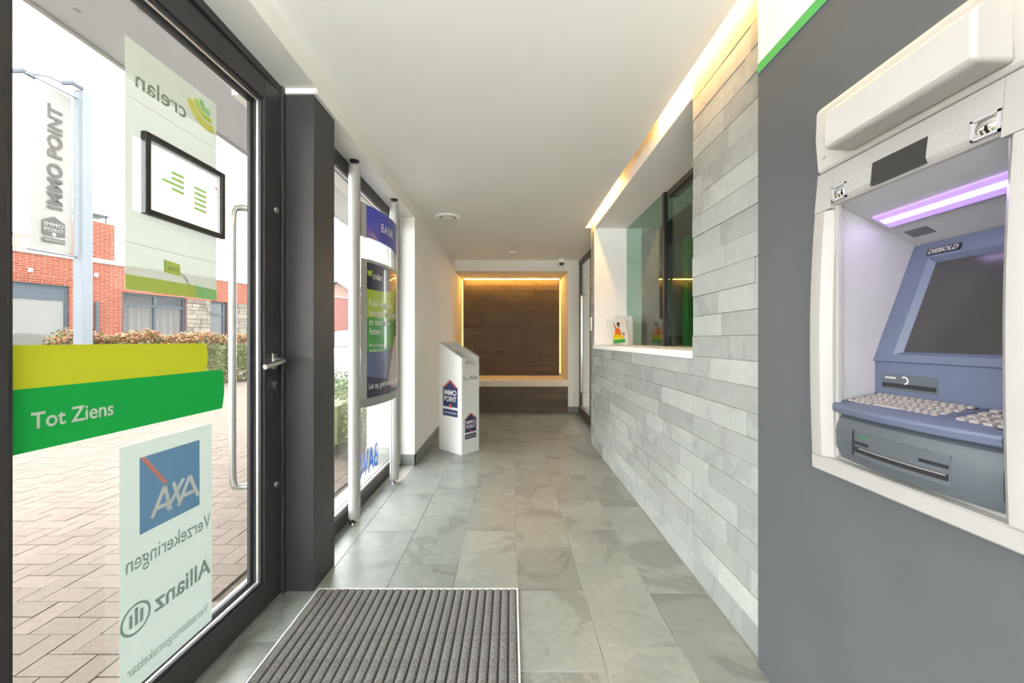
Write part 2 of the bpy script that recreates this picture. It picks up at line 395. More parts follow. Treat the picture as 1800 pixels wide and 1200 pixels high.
# entrance mat in its well
MX0, MX1, MY0, MY1 = -.893, .026, -.30, 1.803
mt_ = thing('entrance_mat', ((MX0+MX1)/2, (MY0+MY1)/2, 0), 'grey ribbed entrance mat in a thin pale metal frame', 'mat')
box('backing', 'mat_base', (MX0, MX1, MY0, MY1, -.0025, .004), mt_)
e = MB(); w_ = .007
e.box(MX0-w_, MX0, MY0-w_, MY1+w_, -.0025, .009); e.box(MX1, MX1+w_, MY0-w_, MY1+w_, -.0025, .009)
e.box(MX0, MX1, MY1, MY1+w_, -.0025, .009); e.box(MX0, MX1, MY0-w_, MY0, -.0025, .009)
e.build('mat_frame', 'white', mt_, label='thin pale metal edging')
nr = 26; pt = (MX1-MX0)/nr; rib0 = None
for i in range(nr):
    xc = MX0+(i+.5)*pt; hw = pt*.5-.0032
    if rib0 is None:
        prof = [(xc+hw*math.cos(a), .004+.008*math.sin(a)**.6) for a in [PI*j/8 for j in range(9)]]
        rib0 = MB().prism(prof, 'y', MY0+.004, MY1-.004).build('rib', 'mat_rib', mt_)
        lz = rib0.location.copy()
    else: share(rib0, 'rib', mt_, (lz.x+i*pt, lz.y, lz.z))

# ------------------------------------------------------------------ ceiling with light cove
ce = MB(); ce.box(-1.30, .72, -5.2, 7.2, ZC, 2.62); ce.box(.72, .847, -5.2, 4.40, ZC, ZC+.022); ce.box(.72, 1.60, 4.40, 7.2, ZC, 2.62)
ceil = ce.build('ceiling', 'ceil', label='smooth pale plaster ceiling of the lobby', cat='ceiling', kind='structure')
box('cove_roof', 'paint_white', (.72, 1.60, -5.2, 4.40, 2.62, 2.66), ceil)
box('cove_end', 'paint_white', (.847, .906, 4.395, 4.40, ZC, 2.62), ceil)
box('roof_slab', 'office', (-1.30, 4.2, -5.4, 7.5, 2.66, 2.80), ceil)
for i, (a, b) in enumerate(((1.0, 2.35), (3.25, 4.36))):
    t = thing('led_tube', (.866, (a+b)/2, 2.49), ('warm white tube hidden in the ceiling slot above the near end of the counter', 'warm white tube hidden in the far end of the ceiling slot')[i], 'lamp', group='tubes in the ceiling slot')
    MB().tube([(.866, a, 2.500), (.866, b, 2.500)], .008, 10).build('tube', 'led_warm', t)
    box('batten', 'paint_white', (.856, .876, a, b, 2.512, 2.617), t)
# ventilation valve
v = thing('ceiling_vent', (-.653, 4.0, ZC), 'round cream ventilation valve set in the ceiling', 'vent')
MB().lathe([(.128, 0), (.130, -.006), (.120, -.016), (.096, -.020), (.088, -.012), (.086, 0)], (-.653, 4.0, ZC), n=32).build('rim', 'paint_white', v, smooth=True)
MB().lathe([(.02, -.004), (.055, -.008), (.066, -.014), (.064, -.022), (.03, -.026), (.001, -.026)], (-.653, 4.0, ZC), n=32).build('valve_disc', 'paint_white', v, smooth=True)
MB().lathe([(.087, -.001), (.001, -.0015)], (-.653, 4.0, ZC), n=24).build('throat', 'alu_grey', v)  # grey disc stands in for the shade inside the valve gap
v = thing('smoke_detector', (.02, 5.57, ZC), 'flat round white detector on the ceiling before the bench niche', 'detector')
MB().lathe([(.056, 0), (.056, -.012), (.045, -.024), (.001, -.026)], (.02, 5.57, ZC), n=24).build('housing', 'paint_white', v, smooth=True)
v = thing('dome_camera', (.80, 6.10, ZC), 'small white dome security camera under the ceiling by the bench niche', 'camera')
MB().lathe([(.052, 0), (.055, -.03), (.050, -.055), (.042, -.060), (.001, -.060)], (.80, 6.10, ZC), n=24).build('housing', 'paint_white', v, smooth=True)
MB().lathe([(.040, -.060), (.039, -.072), (.030, -.088), (.015, -.096), (.001, -.098)], (.80, 6.10, ZC), n=24).build('dome', 'black', v, smooth=True)
# fill lamps added out of view behind the viewer to brighten the lobby
for i, (yy, nm) in enumerate(((-3.3, 'in the middle of the rear lobby'), (-4.5, 'at the rear lobby wall'))):
    t = thing('fill_lamp', (-.40, yy, ZC), 'added long hanging fill lamp with frosted cover '+nm, 'lamp', group='added lobby fill lamps')
    MB().tube([(-.95, yy, ZC-.36), (.25, yy, ZC-.36)], .045, 16).build('diffuser', 'fill_room', t, smooth=True)
    for x in (-.97, .25): MB().lathe([(.048, 0), (.048, .02)], (x, yy, ZC-.36), 'x', 16).build('end_cap', 'alu', t)
    for x in (-.5, .2): MB().tube([(x, yy, ZC-.315), (x, yy, ZC)], .004, 6).build('hanger', 'alu', t)

UY = -2.0
t = thing('fill_uplight', (-.1, UY-.03, 1.74), 'added hanging metal uplight trough in the rear lobby', 'lamp')  # added for its bounce light off the ceiling, never in view
MB().prism([(UY+c, z) for c, z in ((-.03, 1.74), (.03, 1.74), (.055, 1.758), (.05, 1.758), (.025, 1.75), (-.025, 1.75), (-.05, 1.758), (-.055, 1.758))], 'x', -.75, .55).build('trough', 'alu', t)
box('diffuser', 'fill_up', (-.74, .54, UY-.02, UY+.02, 1.7505, 1.7575), t)
for x in (-.6, .4): MB().tube([(x, UY, 1.757), (x, UY, ZC)], .004, 6).build('hanger', 'alu', t)

# ------------------------------------------------------------------ left wall, bulkhead, pillar, window
wl = MB(); wl.box(XL, -1.30, 3.62, 7.2, 0, ZC)
wl = wl.build('wall_left', 'paint', label='cream painted wall between window and bench niche', cat='wall', kind='structure')
MB().box(-.90, -1.30, 1.80, 3.62, 2.31, ZC).build('window_lintel', 'paint', wl)
MB().box(-.90, -1.30, -5.2, 1.80, 2.335, ZC).build('door_lintel', 'paint', wl)
MB().box(-.902, -1.045, 1.792, 1.7995, 2.3105, 2.3345).build('lintel_step', 'paint', wl)
wp = box('wall_pillar', 'dark', (-1.13, -.917, 1.80, 2.012, 0, 2.31), label='dark anthracite clad pillar between glass door and window', cat='pillar', kind='structure', bev=.002)
bl = MB(); bl.box(-.90, -.888, 3.608, YB, 0, .10); bl.box(-1.03, -.888, 3.608, 3.62, 0, .10)
bl.build('baseboard_left', 'stone_dark', label='grey slate skirting along the cream wall', cat='baseboard', kind='structure', bev=.001)
# display window
w1 = thing('window_1', (-1.08, 2.8, 0), 'tall fixed window in dark frame beside the pillar', 'window', kind='structure')
fr = MB(); fx0, fx1 = -1.045, -1.115
fr.box(fx0, fx1, 2.012, 3.62, 0, .085); fr.box(fx0, fx1, 2.012, 3.62, 2.235, 2.31)
fr.box(fx0, fx1, 2.012, 2.07, .085, 2.235); fr.box(fx0, fx1, 3.56, 3.62, .085, 2.235)
fr.build('window_frame', 'dark', w1, bev=.003)
gb = MB(); gx0, gx1 = -1.062, -1.075
gb.box(gx0, gx1, 2.07, 3.56, .085, .105); gb.box(gx0, gx1, 2.07, 3.56, 2.215, 2.235); gb.box(gx0, gx1, 2.07, 2.09, .105, 2.215); gb.box(gx0, gx1, 3.54, 3.56, .105, 2.215)
gb.build('glazing_bead', 'silver', w1)
box('pane', 'pane', (-1.078, -1.094, 2.08, 3.55, .095, 2.225), w1)
def wglass(a, b): return (-1.0965, a, b)
lm = MB(); letters(lm, 'BAVG', wglass, 2.74, 3.19, .15, .335, bold=.02, mirror=True, shear=.0)
lm.build('lettering', 'film_sky', w1, label='blue window lettering seen in reverse')
box('sill_outside', 'alu_grey', (-1.115, -1.17, 2.012, 3.62, -.02, .02), w1)
# outside reveals and facade
fa = MB(); fa.box(-1.30, -1.34, 3.62, 9.0, .17, 2.62); fa.box(-1.12, -1.34, 3.60, 3.625, .17, 2.31)
fac = fa.build('wall_outside', 'paint_white', label='white outside wall of the building past the window', cat='wall', kind='structure')
MB().box(-1.12, -1.35, 3.598, 3.63, -.02, .17).box(-1.30, -1.35, 3.63, 9.0, -.02, .17).build('plinth', 'stone_dark', fac)
cn = box('canopy', 'canopy', (-1.30, -1.95, -6.0, 6.2, 2.55, 2.68), label='flat grey canopy over the entrance outside', cat='canopy', kind='structure')
MB().box(-1.95, -1.975, -6.0, 6.2, 2.54, 2.70).build('canopy_edge', 'alu_grey', cn)
for (x, y) in ((-1.55, 2.29), (-1.55, 1.62), (-1.82, 1.62)):
    MB().lathe([(.011, 0), (.012, -.003), (.001, -.004)], (x, y, 2.55), n=14).build('canopy_spot', 'alu_grey', cn)
# rear and near enclosure (behind the viewer)
wr = MB(); wr.box(-1.30, 1.60, -5.32, -5.2, 0, 2.62)
wr.build('wall_rear', 'paint', label='cream painted wall at the rear of the lobby', cat='wall', kind='structure')
w2 = thing('window_2', (-1.08, -.75, 0), 'wide glazed front beside the entrance door', 'window', kind='structure')
fr = MB()
fr.box(-1.05, -1.12, -5.2, .70, 0, .09); fr.box(-1.05, -1.12, -5.2, .70, 2.235, 2.335)
for y in (-5.2, -3.7, -2.2, -.75, .62): fr.box(-1.05, -1.12, y, y+.08, .09, 2.235)
fr.build('window_frame', 'dark', w2, bev=.003)
for a, b in ((-5.12, -3.7), (-3.62, -2.2), (-2.12, -.75), (-.67, .62)): box('pane', 'pane', (-1.08, -1.096, a, b, .09, 2.235), w2)

# ------------------------------------------------------------------ entrance door (slightly ajar)
TH = math.radians(2.0)
dr = thing('door_1', (-1.09, .72, 0), 'glazed entrance door with dark frame and window stickers', 'door', rotz=-TH, kind='structure')
Dk = dict(parent=dr, frame=dr)
LW = 1.05; S0, S1 = .118, .94; Z0, Z1 = .125, 2.203
f = MB()
f.box(0, -.07, 0, S0, .012, 2.298); f.box(0, -.07, S1, LW, .012, 2.298)
f.box(0, -.07, S0, S1, .012, Z0); f.box(0, -.07, S0, S1, Z1, 2.298)
f.build('door_frame', 'dark', bev=.003, **Dk)
def ring(x0, x1, a0, a1, b0, b1, w):
    m = MB(); m.box(x0, x1, a0, a0+w, b0, b1); m.box(x0, x1, a1-w, a1, b0, b1); m.box(x0, x1, a0+w, a1-w, b0, b0+w); m.box(x0, x1, a0+w, a1-w, b1-w, b1); return m
ring(-.008, -.018, S0, S1, Z0, Z1, .012).build('glazing_bead', 'dark', bev=.002, **Dk)
ring(-.018, -.026, S0, S1, Z0, Z1, .014).build('spacer', 'silver', label='pale glazing seal', **Dk)
ring(-.049, -.062, S0, S1, Z0, Z1, .020).build('gasket', 'dark2', **Dk)
ring(-.0645, -.069, S0-.004, S1+.004, Z0-.004, Z1+.004, .012).build('outer_bead', 'silver', **Dk)
MB().box(-.026, -.046, S0+.002, S1-.002, Z0+.002, Z1-.002).build('pane', 'pane', **Dk)
# fixed frame
df = thing('trim_1', (-1.09, 1.79, 0), 'dark fixed frame around the entrance door', 'door frame', kind='structure')
m = MB(); m.box(-1.045, -1.13, 1.774, 1.80, 0, 2.335); m.box(-1.055, -1.13, .64, 1.774, 2.302, 2.335); m.box(-1.075, -1.16, .68, .716, 0, 2.335)
m.build('jamb', 'dark', df, bev=.002)
box('threshold', 'alu_grey', (-1.05, -1.16, .70, 1.80, -.003, .010), df)
# lever handle, lock, bolts
hy = .998; hz = 1.066
m = MB(); m.box(0, .010, hy-.016, hy+.016, hz-.026, hz+.046)
hd = m.build('handle_plate', 'steel', bev=.006, seg=3, label='brushed steel lever handle', **Dk)
hl_ = hz+.014
pts = [(.008, hy, hl_), (.034, hy, hl_), (.048, hy-.004, hl_-.001), (.056, hy-.018, hl_-.003), (.057, hy-.045, hl_-.008), (.054, hy-.09, hl_-.016), (.048, hy-.125, hl_-.022)]
MB().tube(pts, [.010, .011, .012, .012, .0118, .0115, .011], 12).build('lever', 'steel', hd, frame=dr, smooth=True)
MB().lathe([(.010, 0), (.010, .010), (.001, .011)], (0, hy, .978), 'x', 16).box(0, .009, hy-.005, hy+.005, .952, .975).build('lock_cylinder', 'steel', label='small key cylinder', **Dk)
for z in (1.749, .522):
    MB().lathe([(.013, 0), (.014, .008), (.012, .011), (.001, .012)], (0, 1.012, z), 'x', 16).build('bolt_cap', 'steel', smooth=True, **Dk)
# outside pull bar
za, zb = .522, 1.749; xo = -.145; yb_ = .945
pp = [(-.07, 1.005, zb), (-.095, .995, zb), (-.125, .975, zb), (xo+.004, .957, zb-.008), (xo, yb_+.004, zb-.03), (xo, yb_, zb-.07)]
pp += [(xo, yb_, z) for z in (1.4, 1.0, .8)]+[(a, b, za+zb-c) for a, b, c in pp[::-1]]
MB().tube(pp, .0145, 14).build('pull_handle', 'steel', smooth=True, label='long steel pull bar on the outside', **Dk)
for z in (.25, 2.0): MB().lathe([(.010, -.05), (.010, .05)], (.008, -.002, z), 'z', 12).build('hinge', 'dark', **Dk)
# stickers on the glass
def outer(a, b): return (-.0475, a, b)
def outer2(a, b): return (-.0465, a, b)          # in front of the film as seen from inside (print side)
def inner(a, b): return (-.0245, a, b)
def inner2(a, b): return (-.0238, a, b)
def stick(name, mt, fn, pts, label=None, parent=None):
    return poly_flat(MB(), pts, fn).build(name, mt, parent or dr, frame=dr, label=label)
def rect(a0, a1, b0, b1): return [(a0, b0), (a1, b0), (a1, b1), (a0, b1)]
q = MB()
for r_ in (rect(.383, .711, 1.315, 1.548), rect(.383, .405, 1.548, 1.765), rect(.695, .711, 1.548, 1.765), rect(.383, .711, 1.765, 2.04)): poly_flat(q, r_, inner)
po = q.build('sticker', 'film_pale', dr, frame=dr, label='tall pale green frosted poster film with logo')
ft = stick('footer', 'film_lime', inner2, [(.383, 1.3155), (.628, 1.3155), (.612, 1.358), (.383, 1.358)], None, po)
stick('footer_end', 'film_green2', inner2, [(.6285, 1.3155), (.711, 1.3155), (.711, 1.353), (.6125, 1.358)], None, po)
m = letters(MB(), 'crelan', inner2, .412, .582, 1.913, bold=.012, mirror=True); m.build('lettering', 'film_grey', po, frame=dr)
# leaf mark: three overlapping curved bands
def arcband(mb, cx, cy, r0, r1, a0, a1, fn, n=14, tip=True):
    for i in range(n):
        s0, s1 = i/n, (i+1)/n
        def q(s, r): a = a0+(a1-a0)*s; return fn(cx+r*math.cos(a), cy+r*math.sin(a))
        mb.add([q(s0, r0), q(s1, r0), q(s1, r1), q(s0, r1)], [(0, 1, 2, 3)])
    return mb
arcband(MB(), .672, 2.010, .062, .090, PI*1.08, PI*1.62, inner2).build('logo_leaf', 'film_gold', po, frame=dr)
arcband(MB(), .672, 2.014, .042, .061, PI*1.05, PI*1.60, inner2).build('logo_leaf', 'film_lime', po, frame=dr)
arcband(MB(), .672, 2.018, .020, .041, PI*1.02, PI*1.58, inner2).build('logo_leaf', 'film_green2', po, frame=dr)
nb = stick('bank_note', 'film_lime', inner2, [(.502, 1.385), (.560, 1.380), (.560, 1.418), (.502, 1.424)], None, po)
stick('note_edge', 'film_green2', lambda a, b: (-.0232, a, b), [(.502, 1.4015), (.508, 1.4005), (.508, 1.4235), (.502, 1.424)], None, nb)
letters(MB(), 'Cash', lambda a, b: (-.0232, a, b), .517, .552, 1.395, mirror=True, bold=.01).build('lettering', 'film_grey', nb, frame=dr)
m = MB()
for k in range(3): m.tube([(-.0235, .556+.004*k, 1.394-.006*k), (-.0235, .572+.004*k, 1.388-.009*k), (-.0235, .590+.003*k, 1.368-.008*k)], .0006, 5)
m.build('hand_outline', 'film_grey', po, frame=dr)
m = MB()
for zz in (1.925+.0, 1.872, 1.452): m.tube([(-.0235, .384, zz), (-.0235, .711, zz)], .0005, 4)
m.build('crease', 'film_pale', po, frame=dr)
ax = stick('sticker', 'film_axa', inner, rect(.368, .690, .150, .865), 'tall frosted film with blue square logo and reversed lettering')
sq = stick('logo_square', 'film_blue', inner2, rect(.4245, .636, .592, .820), 'blue square logo', ax)
i3 = lambda a, b: (-.0230, a, b)
stick('logo_slash', 'film_red', i3, [(.4255, .819), (.440, .819), (.515, .716), (.500, .716)], None, sq)
m = MB(); T = .013
def stroke(mb, p, q, w, fn):
    (x0, y0), (x1, y1) = p, q; L = math.hypot(x1-x0, y1-y0); nx, ny = -(y1-y0)/L*w/2, (x1-x0)/L*w/2
    return poly_flat(mb, [(x0+nx, y0+ny), (x1+nx, y1+ny), (x1-nx, y1-ny), (x0-nx, y0-ny)], fn)
za_, zt_ = .624, .708
# reads A X A; leaning strokes
for (p, q) in (((.462, za_), (.504, zt_)), ((.504, zt_), (.524, za_)), ((.474, .648), (.516, .648)),
               ((.512, .630), (.572, zt_)), ((.534, zt_), (.560, .630)),
               ((.552, za_), (.596, zt_)), ((.596, zt_), (.630, za_+.002)), ((.570, .650), (.612, .650))):
    stroke(m, p, q, T, i3)
m.build('lettering', 'film_white', sq, frame=dr)
letters(MB(), 'Verzekeringen', inner2, .385, .684, .497, .545, mirror=True, bold=.004).build('lettering', 'film_sage', ax, frame=dr)
letters(MB(), 'Allianz', inner2, .470, .684, .330, .388, mirror=True, bold=.022).build('lettering', 'film_sage', ax, frame=dr)
m = MB(); arcband(m, .414, .353, .038, .045, 0, 2*PI, inner2, 32)
for k, (a, b) in enumerate(((.394, .372), (.410, .384), (.426, .372))):
    poly_flat(m, rect(a, a+.010, .333, b), inner2)
m.build('round_emblem', 'film_sage', ax, frame=dr)
letters(MB(), 'Verzekeringsmakelaar', inner2, .388, .672, .196, .226, mirror=True).build('lettering', 'film_sage', ax, frame=dr)
def curved_end(a0, a1, b0, b1, bow):
    return [(a0, b0), (a1, b0)]+[(a1+bow*math.sin(PI*k/8), b0+(b1-b0)*k/8) for k in range(1, 8)]+[(a1, b1), (a0, b1)]
stick('sticker_band', 'film_lime2', inner, curved_end(S0+.001, .665, 1.058, 1.158, .006), 'yellow green band across the glass')
gbn = stick('sticker_band', 'film_green', lambda a, b: (-.0242, a, b), curved_end(S0+.001, .738, .912, 1.058, .010), 'green band with white lettering')
letters(MB(), 'Tot Ziens', inner2, .172, .352, .963, 1.001, bold=.018).build('lettering', 'film_white', gbn, frame=dr)
# framed notice hung on the glass
fn_ = thing('framed_notice', wm(dr) @ Vector((-.012, .578, 1.545)), 'black framed timetable sheet hung on the entrance door glass', 'frame', rotz=-TH)
ring(-.004, -.022, .425, .730, 1.545, 1.790, .0165).build('picture_frame', 'black', fn_, frame=dr, bev=.002)
sh = poly_flat(MB(), rect(.440, .715, 1.560, 1.775), lambda a, b: (-.0125, a, b)).build('sheet', 'paper', fn_, frame=dr)
px_ = lambda a, b: (-.0113, a, b)
bars = []; q_ = MB()
for (a, b) in ((.515, .560), (.600, .650)):
    for k in range(5 if a > .55 else 4):
        z = (1.690 if a > .55 else 1.705)-k*.0175; aa, bb = a, b
        if a < .55 and k == 2: aa = .482
        bars.append((aa, bb, z))
for k in range(7): poly_flat(q_, rect(.675, .675+.02+.006*(k % 2), 1.705-k*.0165, 1.7065-k*.0165), px_)
for k in range(8): poly_flat(q_, rect(.455, .70, 1.716-k*.0175, 1.7164-k*.0175), px_)
letters(MB(), 'Openingsuren kantoor', px_, .560, .700, 1.742, bold=.0, mirror=True).build('lettering', 'grey_print', fn_, frame=dr)
letters(MB(), 'crelan', px_, .455, .490, 1.742, mirror=True).build('lettering', 'grey_print', fn_, frame=dr)
for aa, bb, z in bars:
    br_ = poly_flat(MB(), rect(aa, bb, z, z+.0045), px_).build('bar', 'film_green2', fn_, frame=dr); poly_flat(MB(), rect(aa, bb, z-.0045, z), px_).build('bar_edge', 'film_lime', br_, frame=dr)
q_.build('ruled_lines', 'grey_print', fn_, frame=dr, kind='stuff')
poly_flat(MB(), [(.694+.005*math.cos(k*PI/6), 1.722+.005*math.sin(k*PI/6)) for k in range(12)], px_).build('dot', 'film_red', fn_, frame=dr)

# ------------------------------------------------------------------ right wall in slate strips, service hatch
rs = random.Random(8)
def courses(parent, mt, x_face, sgn, rects, z0, z1, hgt, axis='y', lens=(.24, .62), phase=0.0, depth=.016, first=None):
    """stone strips on a vertical face; rects = list of (a0, a1, zlo, zhi) areas; axis = run direction"""
    z = z0; first = first or hgt; k = 0
    while z < z1-.004:
        zt = min(z1, z+(first if k == 0 else hgt)); k += 1
        for (a0, a1, lo, hi) in rects:
            za, zb = max(z, lo), min(zt, hi)
            if zb-za < .012: continue
            a = a0-rs.uniform(0, .3)
            while a < a1:
                b = a+rs.uniform(*lens)
                if a1-b < .07: b = a1
                s, t = max(a, a0), min(b, a1)
                if t-s > .015:
                    pr = x_face+sgn*rs.uniform(-.0035, .0015); g = .0007
                    bx = (pr, x_face-sgn*depth) if axis == 'y' else (s+g, t-g)
                    by = (s+g, t-g) if axis == 'y' else (pr, x_face-sgn*depth)
                    MB().box(*bx, *by, za+g, zb-g).build('stone', mt, parent, bev=.0011, seg=1)
                a = b
        z = zt
HY0, HY1, HZ = 1.929, 4.21, 1.075
wb = MB()
wb.box(.918, 1.25, 1.36, HY0, 0, 2.62); wb.box(.918, 1.25, HY0, HY1, 0, HZ); wb.box(.918, 1.42, HY1, 4.35, 0, 2.62)
wrt = wb.build('wall_right', 'grout', label='grey slate strip wall with service hatch', cat='wall', kind='structure')
courses(wrt, 'stone', XR, -1, [(1.38, HY0, 0, 2.62), (HY0, HY1, 0, HZ), (HY1, 4.352, 0, 2.62)], 0, 2.62, .0972, first=.118)
box('jamb_lining', 'paint_white', (.907, 1.42, HY1-.006, HY1, 1.115, 2.38), wrt)
box('soffit', 'paint_white', (.907, 1.60, HY0, HY1, 2.38, 2.62), wrt)
MB().box(.90, 1.42, 4.351, 4.358, 0, 2.44).build('end_lining', 'stone_dark', wrt)
ct = box('service_counter', 'paint_white', (.893, 1.45, HY0+.001, HY1-.007, HZ+.001, 1.115), label='white counter slab in the service hatch of the slate wall', cat='counter', bev=.002)
# hatch glazing
w3 = thing('window_3', (1.27, 3.07, 1.115), 'green tinted service hatch glazing above the white counter', 'window', kind='structure')
box('pane', 'pane_green', (1.258, 1.268, 3.21, HY1-.008, 1.118, 2.378), w3)
box('post', 'black', (1.255, 1.285, 3.165, 3.205, 1.116, 2.379), w3, label='slim black post')
box('pane', 'pane_green', (1.290, 1.300, 2.42, 3.19, 1.118, 2.378), w3)
box('pane', 'pane_green', (1.258, 1.268, HY0, 2.60, 1.118, 2.378), w3)
box('header', 'bronze', (1.275, 1.36, 2.60, 3.165, 2.335, 2.379), w3)
box('track', 'bronze_sill', (1.250, 1.305, HY0, 3.165, 1.1155, 1.1175), w3)
# office behind the glass
box('wall_office_side', 'office', (4.0, 4.1, .7, 5.6, 0, 2.62), label='grey side wall of the office behind the service hatch', cat='wall', kind='structure')
box('wall_office_near', 'office', (1.25, 4.1, .6, .7, 0, 2.62), label='grey near wall of the office', cat='wall', kind='structure')
box('wall_office_inner', 'office', (1.42, 1.46, 4.35, 5.6, 0, 2.62), label='grey inner wall of the office', cat='wall', kind='structure')
of = MB(); of.box(1.42, 4.1, 5.6, 5.7, 0, 2.62)
ofw = of.build('wall_office', 'office', label='grey end wall of the office behind the service hatch', cat='wall', kind='structure')
box('floor_office', 'stone_dark', (1.61, 4.1, .6, 5.7, -.06, 0), label='dark office floor behind the hatch', cat='floor', kind='structure')
box('ceiling_office', 'office', (1.61, 4.1, .6, 5.7, 2.55, 2.60), label='grey office ceiling behind the hatch', cat='ceiling', kind='structure')
gp = thing('green_panel', (1.76, 3.86, 0), 'tall deep green display panel standing behind the hatch glass', 'panel')
box('face', 'office_green', (1.74, 1.80, 3.80, 3.92, .04, 2.2), gp, bev=.003); box('foot', 'black', (1.66, 1.88, 3.72, 4.0, 0, .04), gp)
cb = thing('office_cabinet', (2.7, 5.35, 0), 'low grey office cabinet behind the hatch glass', 'cabinet')
box('body', 'office', (2.0, 3.6, 5.15, 5.585, 0, 1.25), cb, bev=.004)
for k in range(3): 
    d_ = box('cabinet_door', 'blind', (2.02+.53*k, 2.52+.53*k, 5.13, 5.15, .05, 1.22), cb); box('handle', 'steel', (2.46+.53*k, 2.475+.53*k, 5.115, 5.13, .6, .75), d_)
# brochures in holders on the counter
def brochure(name, loc, rz, w, h, tilt, label, cover):
    t = thing(name, loc, label, 'brochure', rotz=rz, group='brochures on the counter')
    K = dict(parent=t, frame=t); c, s = math.cos(tilt), math.sin(tilt)
    def pl(off): return lambda a, b: (a, b*s-off*c, .003+b*c+off*s)
    # local x = width, leaning back towards +y; front faces -y
    q = MB(); q.add([pl(0)(-w/2, 0), pl(0)(w/2, 0), pl(0)(w/2, h), pl(0)(-w/2, h), pl(-.012)(-w/2, 0), pl(-.012)(w/2, 0), pl(-.012)(w/2, h), pl(-.012)(-w/2, h)],
                    [(0, 1, 2, 3), (7, 6, 5, 4), (0, 4, 5, 1), (1, 5, 6, 2), (2, 6, 7, 3), (3, 7, 4, 0)]); q.build('leaflet', 'white', **K)
    if cover:
        u = lambda a, b: pl(.0012)(a*w, b*h); u2 = lambda a, b: pl(.0020)(a*w, b*h); u3 = lambda a, b: pl(.0028)(a*w, b*h)
        poly_flat(MB(), [(-.20, .33), (.02, .30), (.16, .42), (.12, .60), (.02, .68), (-.12, .64), (-.22, .50)], u).build('printed_top', 'orange', **K)
        poly_flat(MB(), [(.16, .44), (.20, .46), (.30, .34), (.36, .50), (.30, .52), (.24, .44)], u).build('printed_arm', 'poster_skin', **K)
        poly_flat(MB(), [(-.16, .60), (-.24, .86), (-.20, .87), (-.08, .64)], u).build('printed_arm', 'poster_skin', **K)
        poly_flat(MB(), [(.045+.085*math.cos(k*PI/8), .775+.085*math.sin(k*PI/8)) for k in range(16)], u2).build('printed_face', 'poster_skin', **K)
        poly_flat(MB(), [(.055+.10*math.cos(k*PI/8), .83+.065*math.sin(k*PI/8)) for k in range(16)], u3).build('printed_hair', 'poster_brown', **K)
        poly_flat(MB(), [(-.36, .21), (.28, .24), (.28, .37), (-.30, .42)], u2).build('printed_band', 'yellow', **K)
        poly_flat(MB(), [(-.40, .07), (.30, .10), (.32, .23), (-.34, .20)], u3).build('printed_band', 'green', **K)
        poly_flat(MB(), [(-.42, .02), (.06, .02), (.06, .08), (-.40, .07)], u2).build('printed_skirt', 'grey_print', **K)
        arcband(MB(), .30, .95, .01, .035, PI, PI*1.8, u, 6).build('printed_mark', 'lime', **K)
    # clear holder: back plate and foot
    q = MB(); p0 = pl(-.016); p1 = pl(-.019)
    q.add([p0(-w*.55, 0), p0(w*.55, 0), p0(w*.55, h*1.03), p0(-w*.55, h*1.03), p1(-w*.55, 0), p1(w*.55, 0), p1(w*.55, h*1.03), p1(-w*.55, h*1.03)],
          [(0, 1, 2, 3), (7, 6, 5, 4), (0, 4, 5, 1), (1, 5, 6, 2), (2, 6, 7, 3), (3, 7, 4, 0)])
    q.box(-w*.55, w*.55, -.03, .02, 0, .0025); q.build('holder', 'clear', **K)
    return t
brochure('brochure', (1.075, 3.80, 1.115), math.radians(14), .19, .265, math.radians(16), 'colourful brochure with orange, yellow and green cover in clear holder', True)
brochure('brochure', (1.185, 3.98, 1.115), math.radians(14), .21, .30, math.radians(6), 'plain white stack of leaflets behind the colourful brochure', False)

# ------------------------------------------------------------------ charcoal panel wall
PX = .885
q = MB(); q.box(PX, 1.25, -5.2, .655, 0, 2.1165); q.box(PX, 1.25, 1.035, 1.385, 0, 2.1165); q.box(PX, 1.25, .655, 1.035, 0, .852); q.box(PX, 1.25, .655, 1.035, 1.545, 2.1165)
pn = q.build('wall_right_panel', 'panel', label='smooth charcoal wall panel around the cash machine', cat='wall', kind='structure')
box('green_stripe', 'green', (PX-.001, 1.25, -5.2, 1.385, 2.1195, 2.155), pn, label='bright green stripe')
box('stripe_edge', 'navy', (PX-.0012, 1.25, -5.2, 1.385, 2.1165, 2.1195), pn)
box('white_field', 'paint', (PX, 1.25, -5.2, 1.385, 2.155, 2.62), pn, label='white upper field')

# ------------------------------------------------------------------ back wall with bench niche
NZ = 2.27; NX = .916; ND = 7.03
bw = MB(); bw.box(NX, 1.30, YB, 7.2, 0, ZC); bw.box(-.90, NX, YB, 7.2, NZ, ZC); bw.box(-.90, NX, 7.09, 7.2, 0, NZ)
bwl = bw.build('wall_back', 'paint', label='cream end wall framing the bench niche', cat='wall', kind='structure')
box('baseboard_back', 'stone_dark', (NX, 1.09, YB-.012, YB, 0, .10), label='grey slate skirting of the end wall', cat='baseboard', kind='structure')
nb_ = box('wall_niche', 'grout', (-.855, .875, ND+.012, 7.085, .50, 2.262), label='slate strip wall, tinted for warm dim light, at the back of the bench niche', cat='wall', kind='structure')
courses(nb_, 'stone_warm_dim', ND, -1, [(-.855, .875, .50, 2.262)], .50, 2.262, .0972, axis='x', lens=(.3, .75))
t = thing('led_strip', (0, 6.99, 2.24), 'glowing amber light strip along the top of the bench niche', 'lamp', group='light strips in the bench niche')
box('diffuser', 'led_niche', (-.84, .86, 6.955, 6.970, 2.256, 2.262), t); box('channel', 'alu', (-.85, .87, 6.945, 6.980, 2.262, 2.27), t)
